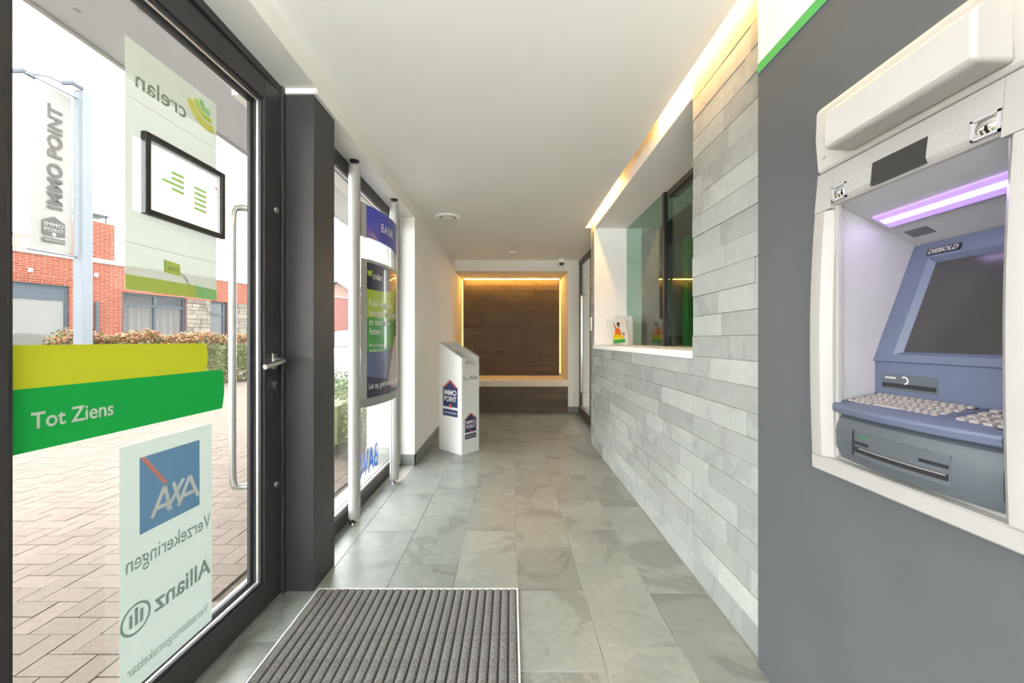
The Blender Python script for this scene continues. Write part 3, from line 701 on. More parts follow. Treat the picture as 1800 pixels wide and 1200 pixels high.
for x, nm in ((-.882, 'left'), (.897, 'right')):
    t = thing('led_strip', (x, 7.06, .55), 'glowing amber light strip upright beside the niche slate, '+('at the cream wall' if x < 0 else 'at the glass door end'), 'lamp', group='light strips in the bench niche')
    box('diffuser', 'led_side', (x-.008, x+.008, 7.055, 7.062, .56, 2.255), t); box('channel', 'alu', (x-.012, x+.012, 7.062, 7.088, .55, 2.262), t)
bn = thing('bench', (0, 6.6, 0), 'slate clad bench base built into the niche', 'bench')
box('core', 'grout', (-.898, .914, YB-.004, 7.0, 0, .418), bn)
courses(bn, 'stone_warm_dim', YB-.016, -1, [(-.898, .914, 0, .418)], 0, .418, .1045, axis='x', lens=(.3, .8), depth=.012)
cu = MB().box(-.893, .909, YB-.045, 6.995, .419, .527)
cu.build('seat_cushion', 'cushion', bev=.022, seg=4, smooth=True, label='long cream seat cushion lying on the slate bench', cat='cushion')
# glass door in the side corridor
d2 = thing('door_2', (1.10, 5.6, 0), 'dark framed glass door with long bar handle near the bench niche', 'door', kind='structure')
fr = MB(); a0, a1 = 5.02, 6.17
fr.box(1.085, 1.14, a0, a0+.09, 0, 2.42); fr.box(1.085, 1.14, a1-.05, a1, 0, 2.42); fr.box(1.085, 1.14, a0, a1, 0, .12); fr.box(1.085, 1.14, a0, a1, 2.35, 2.42)
fr.box(1.09, 1.13, 5.30, 5.36, .12, 2.35)
fr.build('door_frame', 'bronze', d2, bev=.003); box('pane', 'pane', (1.105, 1.117, a0+.09, a1-.05, .12, 2.35), d2)
MB().tube([(1.085, 5.66, .40), (1.035, 5.66, .40), (1.03, 5.66, .42), (1.03, 5.66, 1.80), (1.035, 5.66, 1.82), (1.085, 5.66, 1.82)], .014, 12).build('pull_handle', 'steel', d2, smooth=True)
wc = MB(); wc.box(1.09, 1.14, 4.358, 5.02, 0, ZC); wc.box(1.09, 1.14, 6.17, YB, 0, ZC); wc.box(1.09, 1.14, 5.02, 6.17, 2.42, ZC)
wc.box(1.14, 1.42, 6.9, 7.0, 0, ZC); wc.build('wall_corridor', 'paint', label='cream wall strip around the glass side door', cat='wall', kind='structure')
kp = thing('keypad', (.90, 4.28, 1.28), 'small white intercom plate on the slate pier by the hatch', 'intercom')
box('plate', 'white', (.884, .898, 4.262, 4.318, 1.27, 1.42), kp, bev=.003)
for k in range(4): box('button', 'grey_print', (.881, .884, 4.28, 4.30, 1.285+.018*k, 1.297+.018*k), kp)

# ------------------------------------------------------------------ leaflet stand with house logo
sd = thing('leaflet_stand', (-.4975, 3.915, 0), 'white upright leaflet stand with house shaped logos', 'stand', rotz=math.atan2(.766, .645))
K = dict(parent=sd, frame=sd); BW, BD = .248, .356; ZF, ZK = .985, 1.135
side = [(0, 0), (BD, 0), (BD, ZK), (BD-.022, ZK), (0, ZF)]
for x0 in (0, BW-.005): MB().prism(side, 'x', x0, x0+.005).build('side_panel', 'white', bev=.0008, **K)
m = MB(); m.box(.005, BW-.005, 0, .005, 0, .895); m.box(.005, .058, 0, .005, .895, ZF); m.box(BW-.052, BW-.005, 0, .005, .895, ZF)
m.build('front_panel', 'white', **K)
MB().box(.005, BW-.005, -.003, .0, .862, .866).box(.0, BW, -.0016, 0, .866, ZF-.09).build('tray_lip', 'white', **K)
box_ = MB().box(.005, BW-.005, BD-.005, BD, 0, ZK); box_.build('back_panel', 'white', **K)
MB().box(.005, BW-.005, .005, BD-.005, .84, .845).build('tray', 'white', **K)
MB().box(.06, BW-.055, .012, .20, .845, .925).build('leaflet_pile', 'white', bev=.002, **K)
poly_flat(MB(), [(.07, .02), (BW-.065, .02), (BW-.065, .19), (.07, .19)], lambda a, b: (a, b, .926)).build('top_leaflet', 'poster_skin', **K)
# acrylic cover along the sloping top
cv = MB(); th = .003; sl = (ZK-ZF)/(BD-.022)
def top(y): return ZF+sl*min(y, BD-.022)+.012
cv.add([(-.008, -.01, top(0)), (BW+.008, -.01, top(0)), (BW+.008, BD, top(BD)), (-.008, BD, top(BD)),
        (-.008, -.01, top(0)+th), (BW+.008, -.01, top(0)+th), (BW+.008, BD, top(BD)+th), (-.008, BD, top(BD)+th)],
       [(3, 2, 1, 0), (4, 5, 6, 7), (0, 1, 5, 4), (1, 2, 6, 5), (2, 3, 7, 6), (3, 0, 4, 7)])
cv.box(BW+.005, BW+.008, -.01, .05, ZF-.10, top(0)); cv.build('clear_cover', 'clear', **K)
def house_logo(mb_parent, fn, fn2, a0, a1, b0, k):
    """house shaped emblem with lettering; a = horizontal, b = height"""
    w = a1-a0; h = w*1.66; X = lambda s: a0+w*s; Z = lambda s: b0+h*s
    q = poly_flat(MB(), [(X(0), Z(.25)), (X(1), Z(.25)), (X(1), Z(.78)), (X(.5), Z(1)), (X(0), Z(.78))], fn)
    poly_flat(q, [(X(0), Z(0)), (X(1), Z(0)), (X(1), Z(.185)), (X(0), Z(.185))], fn)
    o = q.build('house_logo', 'navy', **k, label='navy house shaped logo')
    kk = dict(parent=o, frame=k['frame'])
    r = poly_flat(MB(), [(X(.07), Z(.755)), (X(.5), Z(.94)), (X(.93), Z(.755)), (X(.93), Z(.795)), (X(.5), Z(.985)), (X(.07), Z(.795))], fn2)
    r.f = []; r.mi = []
    n = len(r.v); r.f = [(0, 1, 4, 5), (1, 2, 3, 4)]; r.mi = [0, 0]
    r.build('roof_line', 'red', **kk)
    for w_, z0_, z1_, b_ in (('IMMO', .575, .715, .022), ('POINT', .40, .54, .022), ('QUALITY REAL ESTATE', .065, .115, .012)): letters(MB(), w_, fn2, X(.08), X(.92), Z(z0_), Z(z1_), bold=b_).build('lettering', 'white', **kk)
    p = MB(); poly_flat(p, [(X(.5)+.075*w*math.cos(a), Z(.285)+.075*w*math.sin(a)) for a in [PI*j/8 for j in range(-1, 10)]]+[(X(.5), Z(.19))], fn2)
    p.build('map_pin', 'red', **kk)
    return o
side_f = lambda e: (lambda a, b: (-e, BD-a, b))         # large side face (normal -x), a runs from the back to the front
front_f = lambda e: (lambda a, b: (a, -e, b))
house_logo(sd, side_f(.0006), side_f(.0012), .066, .296, .375, K)
house_logo(sd, front_f(.0006), front_f(.0012), .045, .205, .150, K)
for bd_, a_, b_, c_, d__ in (('To', .020, .068, .756, .790), ('the', .078, .108, .757, .775), ('Point', .118, .228, .757, .795)): letters(MB(), bd_, front_f(.0008), a_, b_, c_, d__, bold=.008).build('lettering', 'black_print', **K)
poly_flat(MB(), [(.176+.006*math.cos(k*PI/5), .803+.006*math.sin(k*PI/5)) for k in range(10)], front_f(.0008)).build('dot', 'red', **K)

# ------------------------------------------------------------------ window display: posts with curved signs
P1 = Vector((-.996, 2.463)); P2 = Vector((-.948, 3.145))
ds = thing('sign_display', (-.95, 2.8, 0), 'aluminium post display with blue sign above a curved poster in the window', 'sign')
for p, r in ((P1, .036), (P2, .036)):
    po_ = MB(); po_.lathe([(r, .04), (r, 2.272)], (p.x, p.y, 0), n=28); po_.build('post', 'alu', ds, smooth=True)
    if p is P2:
        for dx in (-.013, .006, .022): box('groove', 'alu_grey', (p.x+dx, p.x+dx+.003, p.y-.0375, p.y-.030, .042, 2.27), ds)
    MB().lathe([(.006, 2.272), (.006, 2.300)], (p.x, p.y, 0), n=12).build('rod', 'chrome', ds, smooth=True)
    MB().lathe([(.010, 2.296), (.026, 2.300), (.030, 2.306), (.030, 2.3095)], (p.x, p.y, 0), n=24).build('top_pad', 'black', ds, smooth=True)
    MB().lathe([(.007, .020), (.007, .042)], (p.x, p.y, 0), n=12).build('rod', 'chrome', ds, smooth=True)
    MB().lathe([(.030, .0005), (.030, .006), (.022, .014), (.010, .020), (.008, .030)], (p.x, p.y, 0), n=24).build('foot', 'chrome', ds, smooth=True)
A_ = Vector((-.965, 2.50)); B_ = Vector((-.920, 3.125)); SAG = .055
ch = (B_-A_); nrm = Vector((ch.y, -ch.x)).normalized()
def arc(s, z, e=0.0):
    """point on the curved sign: s along the chord, e in front of it (towards the room)"""
    p = A_+ch*s+nrm*(SAG*4*s*(1-s)+e); return (p.x, p.y, z)
def strip(zlo, zhi, e=.0, s0=0, s1=1, n=24, thick=0):
    m = MB()
    zl = zlo if callable(zlo) else (lambda s: zlo); zh = zhi if callable(zhi) else (lambda s: zhi)
    for i in range(n):
        a, b = s0+(s1-s0)*i/n, s0+(s1-s0)*(i+1)/n
        if zh(a)-zl(a) < 1e-5 and zh(b)-zl(b) < 1e-5: continue
        if thick:
            q = [arc(a, zl(a), e), arc(b, zl(b), e), arc(b, zh(b), e), arc(a, zh(a), e), arc(a, zl(a), e-thick), arc(b, zl(b), e-thick), arc(b, zh(b), e-thick), arc(a, zh(a), e-thick)]
            fs = [(0, 1, 2, 3), (7, 6, 5, 4), (4, 5, 1, 0), (3, 2, 6, 7)]
            if i == 0: fs.append((4, 0, 3, 7))
            if i == n-1: fs.append((1, 5, 6, 2))
            m.add(q, fs)
        else: m.add([arc(a, zl(a), e), arc(b, zl(b), e), arc(b, zh(b), e), arc(a, zh(a), e)], [(0, 1, 2, 3)])
    return m
D = dict(parent=ds)
strip(.725, 2.075, -.004, thick=.004).build('backing_sheet', 'clear', smooth=True, **D)
strip(1.842, 2.062, .004, .0, .06, 3, .016).build('end_trim', 'alu', **D)
bs = strip(1.845, 2.055, .006, .06, 1, 24, .010).build('sign_face', 'blue', smooth=True, label='royal blue sign face', **D)
letters(MB(), 'BANK', lambda a, b: arc(a, b, .0066), 0.30, .63, 1.918, 1.978, bold=.006).build('lettering', 'white', bs)
strip(1.690, 1.845, .004, 0, 1, 24, .004).build('acrylic_band', 'clear', smooth=True, **D)
strip(1.682, 1.700, .007, 0, 1, 24, .012).build('poster_rail', 'alu', smooth=True, **D)
strip(.728, .785, .007, 0, 1, 24, .014).build('poster_rail', 'alu_grey', smooth=True, **D)
strip(.785, 1.682, .006, 0, .06, 3, .012).build('end_trim', 'alu', **D)
strip(.785, 1.682, .006, .975, 1, 3, .012).build('end_trim', 'alu', **D)
ps = strip(.785, 1.682, .003, .06, .975, 24, .004).build('poster', 'poster_blue', smooth=True, label='printed poster with navy, lime and green shapes', **D)
def PS(name, mt, lo, hi, e, s0=.06, s1=.975, n=24): strip(lo, hi, e, s0, s1, n).build(name, mt, ps, smooth=True)
navy_lo = lambda s: 1.505+.20*max(0, s-.35)**1.5*1.6
PS('print_lime', 'lime', 1.20, 1.66, .0036, .06, .72)
PS('print_brown', 'poster_brown', .79, 1.62, .0036, .72, .975)
PS('print_navy', 'poster_navy', navy_lo, 1.68, .0042)
circ = lambda s: .17*math.sqrt(max(0, 1-((s-.22)/.62)**2))
PS('print_green', 'poster_green', lambda s: 1.255-circ(s), lambda s: min(1.32, 1.245+circ(s)*.55), .0042, .06, .80)
PS('print_seat', 'poster_navy', .79, lambda s: .93-.10*(s-.06), .0040, .06, .55)
PS('print_coat', 'poster_tan', lambda s: .80+.55*max(0, .62-s), lambda s: .80+.0+(.42*min(1, max(0, (s-.40)/.30)))**1.0, .0046, .40, .90)
PS('print_hair', 'poster_brown', lambda s: 1.20, lambda s: 1.36-.9*abs(s-.80)**1.2, .0050, .68, .95)
PS('print_shirt', 'white', .84, lambda s: 1.14, .0050, .86, .93, 4)
PS('print_footer', 'poster_navy', .787, .815, .0052, .06, .975)
tx = lambda a, b: arc(a, b, .0058)
arcband(MB(), .105, 1.625, .001, .035, PI*.95, PI*2.1, lambda a, b: arc(.105+(a-.105)*1.1, b, .0058), 10).build('logo_leaf', 'lime', ps)
def wording(body, a0, a1, z, h): letters(MB(), body, tx, a0, a1, z, z+h, bold=.006).build('lettering', 'white', ps)
wording('crelan', .15, .31, 1.578, .044)
for body, a1, z in (('Raak wegwijs in', .60, 1.395), ('leningen voor wagens', .80, 1.330), ('en elektrische', .50, 1.268), ('fietsen', .29, 1.205)): wording(body, .095, a1, z, .047)
wording('Met uw Crelan-agent', .10, .37, 1.125, .020); wording('als ideale copiloot.', .10, .34, 1.090, .020)
wording('Let op, geld lenen kost ook geld.', .09, .90, .845, .037)


# ------------------------------------------------------------------ cash machine
at = thing('cash_machine', (.885, .847, .815), 'off white cash machine with blue grey console set in the charcoal panel', 'cash machine')
AK = dict(parent=at)
YO0, YO1, YI0, YI1 = .615, 1.078, .669, 1.025
def fx(z): return .832+.024*((z-1.17)/.455)**2 if z > 1.17 else .832+.008*((1.17-z)/.35)**2
def loft(rings, closed=True, caps=True):
    m = MB(); n = len(rings[0]); vs = [p for r in rings for p in r]; k = len(rings)
    fs = [(i*n+j, i*n+(j+1) % n, (i+1)*n+(j+1) % n, (i+1)*n+j) for i in range(k-1) for j in range(n)]
    if caps: fs += [tuple(range(n))[::-1], tuple(range((k-1)*n, k*n))]
    m.add(vs, fs); return m
def column(yo, yi, z0, z1):
    s = 1 if yo > yi else -1; R = []
    for i in range(15):
        z = z0+(z1-z0)*i/14; x = fx(z)
        R.append([(.8845, yo, z), (x+.003, yo, z), (x+.0008, yo-s*.0008, z), (x, yo-s*.003, z), (x, yi+s*.018, z), (x+.013, yi+s*.004, z), (x+.020, yi, z), (.8845, yi, z)])
    return loft(R)
column(YO1, YI1, .8575, 1.517).build('side_column', 'atm_white', smooth=True, **AK)
column(YO0, YI0, .8575, 1.517).build('side_column', 'atm_white', smooth=True, **AK)
def hprof(pts, y0, y1): return MB().prism(pts, 'y', y0, y1)
head = [(.8845, 1.6245), (fx(1.62), 1.6245)]+[(fx(z), z) for z in (1.60, 1.575, 1.553)]+[(fx(1.54)+.001, 1.541), (.853, 1.533), (.858, 1.527), (.866, 1.524), (.8845, 1.5185)]
for a, b in ((YO0, YI0-.0008), (YI0, YI1), (YI1+.0008, YO1)):
    hprof(head if (a, b) == (YI0, YI1) else [(.8845, 1.6245), (fx(1.62), 1.6245)]+[(fx(z), z) for z in (1.60, 1.575, 1.545)]+[(fx(1.5185), 1.5185), (.8845, 1.5185)], a, b).build('head_panel', 'atm_white', **AK)
hprof([(.8845, .815), (fx(.82)+.004, .815), (fx(.82), .819), (fx(.85), .853), (fx(.85)+.006, .8565), (.866, .858), (.872, .863), (.8845, .863)], YO0, YO1).build('bottom_sill', 'atm_white', **AK)
# groove lines, display window, mirrors on the head
xh = fx(1.56)
for z in (1.576, 1.545):
    for a, b in ((.724, .782), (.917, .977)): box('panel_groove', 'grey_print', (fx(z)-.0004, fx(z)+.004, a, b, z, z+.0012), at)
m = MB(); m.add([(fx(1.586)-.0008, .790, 1.586), (fx(1.586)-.0008, .911, 1.586), (fx(1.532)-.0012, .911, 1.532), (fx(1.532)-.0012, .792, 1.532),
                 (.86, .790, 1.586), (.86, .911, 1.586), (.86, .911, 1.532), (.86, .792, 1.532)], [(0, 1, 2, 3), (7, 6, 5, 4), (0, 4, 5, 1), (1, 5, 6, 2), (2, 6, 7, 3), (3, 7, 4, 0)])
m.build('display_window', 'display', label='dark smoked display window', **AK)
for a, b in ((.664+.006, .714), (.980, 1.0225)):
    fr_ = ring(0, 1, 0, 1, 0, 1, .1)
    q = MB(); w = .004; x0, x1 = fx(1.55)-.0015, fx(1.55)+.006
    q.box(x0, x1, a, a+w, 1.533, 1.571); q.box(x0, x1, b-w, b, 1.533, 1.571); q.box(x0, x1, a, b, 1.533, 1.537); q.box(x0, x1, a, b, 1.567, 1.571)
    mi = q.build('mirror_frame', 'atm_in', **AK)
    def mf(u, v, a=a, b=b): 
        y = a+w+(b-a-2*w)*u; z = 1.537+.030*v; return (fx(1.55)+.004-.005*(1-(2*u-1)**2)*.6-.004*(1-(2*v-1)**2), y, z)
    MB().grid(mf, 10, 8).build('mirror', 'mirror', parent=mi, smooth=True, label='small curved mirror')
# topper
hprof([(.8845, 1.628), (.858, 1.628), (.852, 1.636), (.845, 1.72), (.848, 1.795), (.858, 1.808), (.8845, 1.812)], .60, 1.075).build('topper_plate', 'atm_cap', bev=.004, **AK)
hprof([(.852, 1.640), (.790, 1.642), (.782, 1.650), (.780, 1.660), (.781, 1.728), (.786, 1.737), (.796, 1.742), (.852, 1.788)], 0.652, .968).build('topper_box', 'atm_cap', bev=.007, seg=3, smooth=True, label='bulging cream sign box', **AK)
box('catch', 'grey_print', (.800, .806, .990, .998, 1.634, 1.641), at)
# recess liner
lin = MB(); lin.box(.862, 1.12, YI1-.002, 1.033, .856, 1.54).build('liner_wall', 'atm_in', **AK)
MB().box(.862, 1.12, .657, YI0+.001, .856, 1.54).build('liner_wall', 'atm_in', **AK)
MB().box(.858, .866, YI1-.012, YI1-.002, .866, 1.524).build('liner_edge', 'atm_white', **AK)
def sl_(t, d): return (.862+.221*t-.462*d, 1.526-.115*t-.887*d)
YA, YZ = YI0+.001, YI1-.002
hprof([sl_(0, 0), sl_(1, 0), (1.12, 1.41), (1.12, 1.543), (.90, 1.543), (.886, 1.526)], YA, YZ).build('liner_ceiling', 'atm_in', **AK)
def slab(fn, y0, y1, k0, k1, d0, d1):
    m = MB(); q = []
    for d in (d0, d1):
        for y, k in ((y0, k0), (y1, k0), (y1, k1), (y0, k1)): p = fn(k, d); q.append((p[0], y, p[1]))
    return m.add(q, [(3, 2, 1, 0), (4, 5, 6, 7), (0, 1, 5, 4), (1, 2, 6, 5), (2, 3, 7, 6), (3, 0, 4, 7)])
lp = slab(sl_, .690, 1.000, .325, .545, 0, .006).build('lamp_lens', 'led_violet', bev=.003, label='violet lit lamp lens', **AK)
slab(sl_, .700, .992, .40, .46, .0055, .0066).build('lamp_core', 'led_core', parent=lp)
m = MB()
for k in range(46):
    y = .694+k*.0067; a = sl_(.33, .0062); b = sl_(.54, .0062)
    m.tube([(a[0], y, a[1]), (b[0], y, b[1])], .0008, 5)
m.build('lens_ribs', 'clear', parent=lp)
for k in range(9): slab(sl_, .944+k*.0062, .947+k*.0062, .68, .80, -.001, .0006).build('vent_slot', 'black', **AK)
for y, t in ((1.015, .10), (1.012, .93)): MB().lathe([(.002, -.001), (.002, .001)], (sl_(t, 0)[0], y, sl_(t, .0005)[1]), 'z', 8).build('screw', 'grey_print', **AK)
# console: monitor bezel and screen
def bz(k, d): return (.963+.108*k-.939*d, 1.12+.295*k+.344*d)
SY0, SY1, SK0, SK1 = .731, .963, .074, .828
m = MB()
for y0, y1, k0, k1 in ((YA, SY0-.012, -.02, 1.0), (SY1+.012, YZ, -.02, 1.0), (SY0-.012, SY1+.012, -.02, SK0-.035), (SY0-.012, SY1+.012, SK1+.035, 1.0)):
    m.add(*(lambda q: (q.v, q.f))(slab(bz, y0, y1, k0, k1, -.012, .004)))
bzl = m.build('monitor_bezel', 'atm_blue', label='blue grey monitor surround', **AK)
# chamfer towards the screen
o_ = [(SY0-.012, SK0-.035), (SY1+.012, SK0-.035), (SY1+.012, SK1+.035), (SY0-.012, SK1+.035)]; i_ = [(SY0, SK0), (SY1, SK0), (SY1, SK1), (SY0, SK1)]
m = MB(); P_ = lambda y, k, d: (bz(k, d)[0], y, bz(k, d)[1])
m.add([P_(*p, .004) for p in o_]+[P_(*p, -.007) for p in i_], [(j, (j+1) % 4, 4+(j+1) % 4, 4+j) for j in range(4)]); m.build('bezel_chamfer', 'atm_blue', parent=bzl)
slab(bz, SY0-.002, SY1+.002, SK0-.004, SK1+.004, -.010, -.0072).build('screen', 'screen', label='large unlit screen', **AK)
nm_ = slab(bz, .908, .980, .885, .935, .004, .0075).build('name_plate', 'black', **AK)
def plate(a, b): p = bz(b, .0080); return (p[0], a, p[1])
letters(MB(), 'DIEBOLD', lambda a, b: plate(1.888-a, b), .908+.003, .980-.003, .892, .929, bold=.03, shear=.25).build('lettering', 'silver', parent=nm_)
# upright strip below the monitor with the slot
box('front_strip', 'atm_blue', (.963, 1.0, YA, YZ, 1.026, 1.1135), at)
box('shadow_gap', 'black', (.968, 1.0, YA, YZ, 1.1135, 1.1175), at)
hprof([(.9615, 1.045), (.9615, 1.083), (.963, 1.083), (.963, 1.045)], .872, 1.002).build('slot_plate', 'atm_low', bev=.002, **AK)
box('label_strip', 'silver', (.9608, .9615, .966, .994, 1.072, 1.077), at)
box('receipt_slot', 'black', (.9600, .9640, .874, 1.0, 1.051, 1.061), at, label='black receipt slot')
m = MB(); arcband(m, .945, 1.070, .007, .010, PI*.3, PI*1.5, lambda a, b: (.9609, a, b), 10); m.build('card_mark', 'white', **AK)
# keyboard shelf
def bow(y): return .024*(1-((y-.847)/.178)**2)
def shelf_ring(y):
    b = bow(y); return [(1.0, y, 1.0312), (.963, y, 1.030), (.858-b, y, 1.0055), (.852-b, y, 1.002), (.850-b, y, .996), (.852-b, y, .984), (.860-b, y, .9795), (1.0, y, .9795)]
ysn = [YA+(YZ-YA)*i/16 for i in range(17)]
loft([shelf_ring(y) for y in ysn]).build('keyboard_shelf', 'atm_blue', smooth=True, **AK)
def low_ring(y):
    e = min(1, (YZ-y)/.02) ; b = bow(y)*.9-.006*(1-e); return [(1.0, y, .978), (.872-b, y, .978), (.862-b, y, .970), (.856-b, y, .955), (.853-b, y, .935), (.854-b, y, .89), (.866-b, y, .866), (1.0, y, .864)]
loft([low_ring(y) for y in ysn]).build('lower_drawer', 'atm_low', smooth=True, **AK)
def ky(t, d): return (.963-.115*t-.22*d, 1.030-.026*t+.975*d) if t < .9 else (.858, 1.0055)
def kbed(y0, y1, t0, t1): return slab(ky, y0, y1, t0, t1, -.002, .0006)
kb = kbed(.781, 1.007, .04, .80).build('key_bed', 'black', **AK); kbed(.672, .766, .04, .80).build('key_bed', 'black', **AK)
for y0, y1, t0, t1 in ((1.007, 1.011, .03, .81), (.777, .781, .03, .81), (.781, 1.007, .03, .045), (.766, .770, .03, .81)):
    slab(ky, y0, y1, t0, t1, -.001, .003).build('key_bed_rim', 'atm_blue', **AK)
k0_ = slab(ky, -.0048, .0048, .495, .555, .0012, .0058).build('key', 'key', bev=.001, seg=1, **AK)
kp_ = slab(ky, -.0072, .0072, .465, .575, .0012, .0062).build('key', 'key', bev=.001, seg=1, **AK)
base0 = k0_.location.copy(); base1 = kp_.location.copy()
rows = 6; first = True
for r in range(rows):
    t = .115+r*.122; p = Vector((ky(t, 0)[0]-ky(.525, 0)[0], 0, ky(t, 0)[1]-ky(.525, 0)[1]))
    for c in range(13):
        y = .995-c*.0164+(.004 if r % 2 else 0)
        if r == rows-1 and c in (4, 5, 6, 7): continue
        L_ = base0+p+Vector((0, y, 0))
        if first: k0_.location = L_; first = False
        else: share(k0_, 'key', at, L_)
slab(ky, .995-7.35*.0164, .995-3.65*.0164, .68, .77, .0018, .0052).build('space_bar', 'key', bev=.001, seg=1, **AK)
first = True
for r in range(4):
    t = .14+r*.185; p = Vector((ky(t, 0)[0]-ky(.52, 0)[0], 0, ky(t, 0)[1]-ky(.52, 0)[1]))
    for c in range(4):
        L_ = base1+p+Vector((0, .754-c*.0215, 0))
        if first: kp_.location = L_; first = False
        else: share(kp_, 'key', at, L_)
# slots in the lower drawer
def dface(a, b, e=.0): return (.8535-bow(a)*.9-e, a, b)
def dplate(y0, y1, z0, z1, e0, e1, n=8):
    m = MB()
    for i in range(n):
        a, b = y0+(y1-y0)*i/n, y0+(y1-y0)*(i+1)/n
        m.add([dface(a, z0, e0), dface(b, z0, e0), dface(b, z1, e0), dface(a, z1, e0), dface(a, z0, e1), dface(b, z0, e1), dface(b, z1, e1), dface(a, z1, e1)],
              [(0, 1, 2, 3), (7, 6, 5, 4), (0, 4, 5, 1), (2, 6, 7, 3)]+([(3, 7, 4, 0)] if i == 0 else [])+([(1, 5, 6, 2)] if i == n-1 else []))
    return m
dplate(.738, .948, .889, .948, -.004, .0010).build('slot_surround', 'atm_low', **AK)
dplate(.944, .949, .889, .948, -.004, .0016, 1).build('slot_shadow', 'black', **AK)
dplate(.741, .942, .8985, .9115, -.004, .0022).build('cash_slot', 'black', label='long dark cash slot', **AK)
dplate(.744, .925, .9085, .9110, .002, .0050).build('slot_shutter', 'alu_grey', **AK)
dplate(.903, .943, .918, .925, -.004, .0022, 3).build('card_slot', 'black', **AK)
dplate(.741, .790, .922, .929, -.004, .0022, 3).build('card_slot', 'black', **AK)
dplate(.905, .930, .936, .9385, -.004, .0022, 3).build('status_light', 'office_green', **AK)

# ------------------------------------------------------------------ outside: paving
GZ = -.03
gr = box('ground', 'joint', (-60, 30, -8, 70, -.5, GZ-.012), label='herringbone block paving of the forecourt outside', cat='ground', kind='structure')
GS = .0985; far = MB(); near = []
def seen(x, y):
    if y < .5: return False
    u = 898+680*x/y; v = 597+680*(EYE-GZ)/y
    if v > 1215: return False
    return 5 < u < 475 or 580 < u < 700
for a in range(-96, -12):
    for b in range(-50, 110):
        k = (a-b) % 4
        if k == 0: x0, x1, y0, y1 = a, a+2, b, b+1
        elif k == 3: x0, x1, y0, y1 = a, a+1, b, b+2
        else: continue
        x0, x1, y0, y1 = [c*GS for c in (x0, x1, y0, y1)]
        xc, yc = (x0+x1)/2, (y0+y1)/2
        if xc > -1.36: continue
        near.append(((0 if seen(xc, yc) else 1), yc, k, x0, x1, y0, y1))
near.sort()
src = {}
rp_ = random.Random(3)
for i, (hid, yc, k, x0, x1, y0, y1) in enumerate(near):
    g = .0022
    if i < 300:
        c = ((x0+x1)/2, (y0+y1)/2)
        if k not in src:
            o = MB().box(x0+g, x1-g, y0+g, y1-g, GZ-.014, GZ).build('paver', 'paver', gr, bev=.003, seg=1); src[k] = o
        else:
            o = share(src[k], 'paver', gr, (0, 0, 0)); b0 = src[k].location
            o.location = (c[0]-wm(gr).translation.x, c[1]-wm(gr).translation.y, b0.z+rp_.uniform(-.0015, .0015))
    else:
        z = GZ+rp_.uniform(-.002, .001)
        far.add([(x0+g, y0+g, z), (x1-g, y0+g, z), (x1-g, y1-g, z), (x0+g, y1-g, z), (x0+g, y0+g, GZ-.011), (x1-g, y0+g, GZ-.011)], [(0, 1, 2, 3), (4, 5, 1, 0)])
far.build('paver_field', 'paver', gr, kind='stuff')
ap = MB(); ap.box(-40, -9.7, -8, 60, GZ-.011, GZ-.004); ap.box(-9.7, -1.36, 10.9, 60, GZ-.011, GZ-.004); ap.build('paving_beyond', 'paver', gr)

# ------------------------------------------------------------------ outside: brick building across the yard
BA = math.atan2(.318, 1)
def fb(Y): return (Y-9.0)/math.cos(BA)
bd = thing('brick_building', (-16.21+.318*9.0, 9.0, GZ), 'low red brick building with flat roof and grey windows across the yard', 'building', rotz=-BA)
B = dict(parent=bd, frame=bd)       # local y along the facade, local +x towards the yard
R = 3.53
opens = [(fb(9.4), fb(11.11), .25, 2.73), (fb(12.26), fb(14.0), .45, 2.71), (fb(14.78), fb(15.43), .03, 2.68), (fb(16.26), fb(17.6), .45, 2.68)]
m = MB(); y = -3.0
for (a, b, lo, hi) in opens:
    m.box(-.3, 0, y, a, 0, R); m.box(-.3, 0, a, b, 0, lo); m.box(-.3, 0, a, b, hi, R); y = b
m.box(-.3, 0, y, 14, 0, R); m.box(-8, -7.7, -3, 14, 0, R); m.box(-8, 0, -3.2, -3, 0, R); m.box(-8, 0, 14, 14.2, 0, R)
m.build('wall', 'brick', **B)
MB().box(-8.1, .03, -3.2, 14.2, R, R+.05).build('roof_edge', 'canopy', **B)
MB().box(-7.9, -.35, -3, 13.9, R-.5, R-.45).build('flat_roof', 'roof', **B)
MB().box(-8, -.3, -3, 14, 0, .02).build('inner_floor', 'curtain', **B)
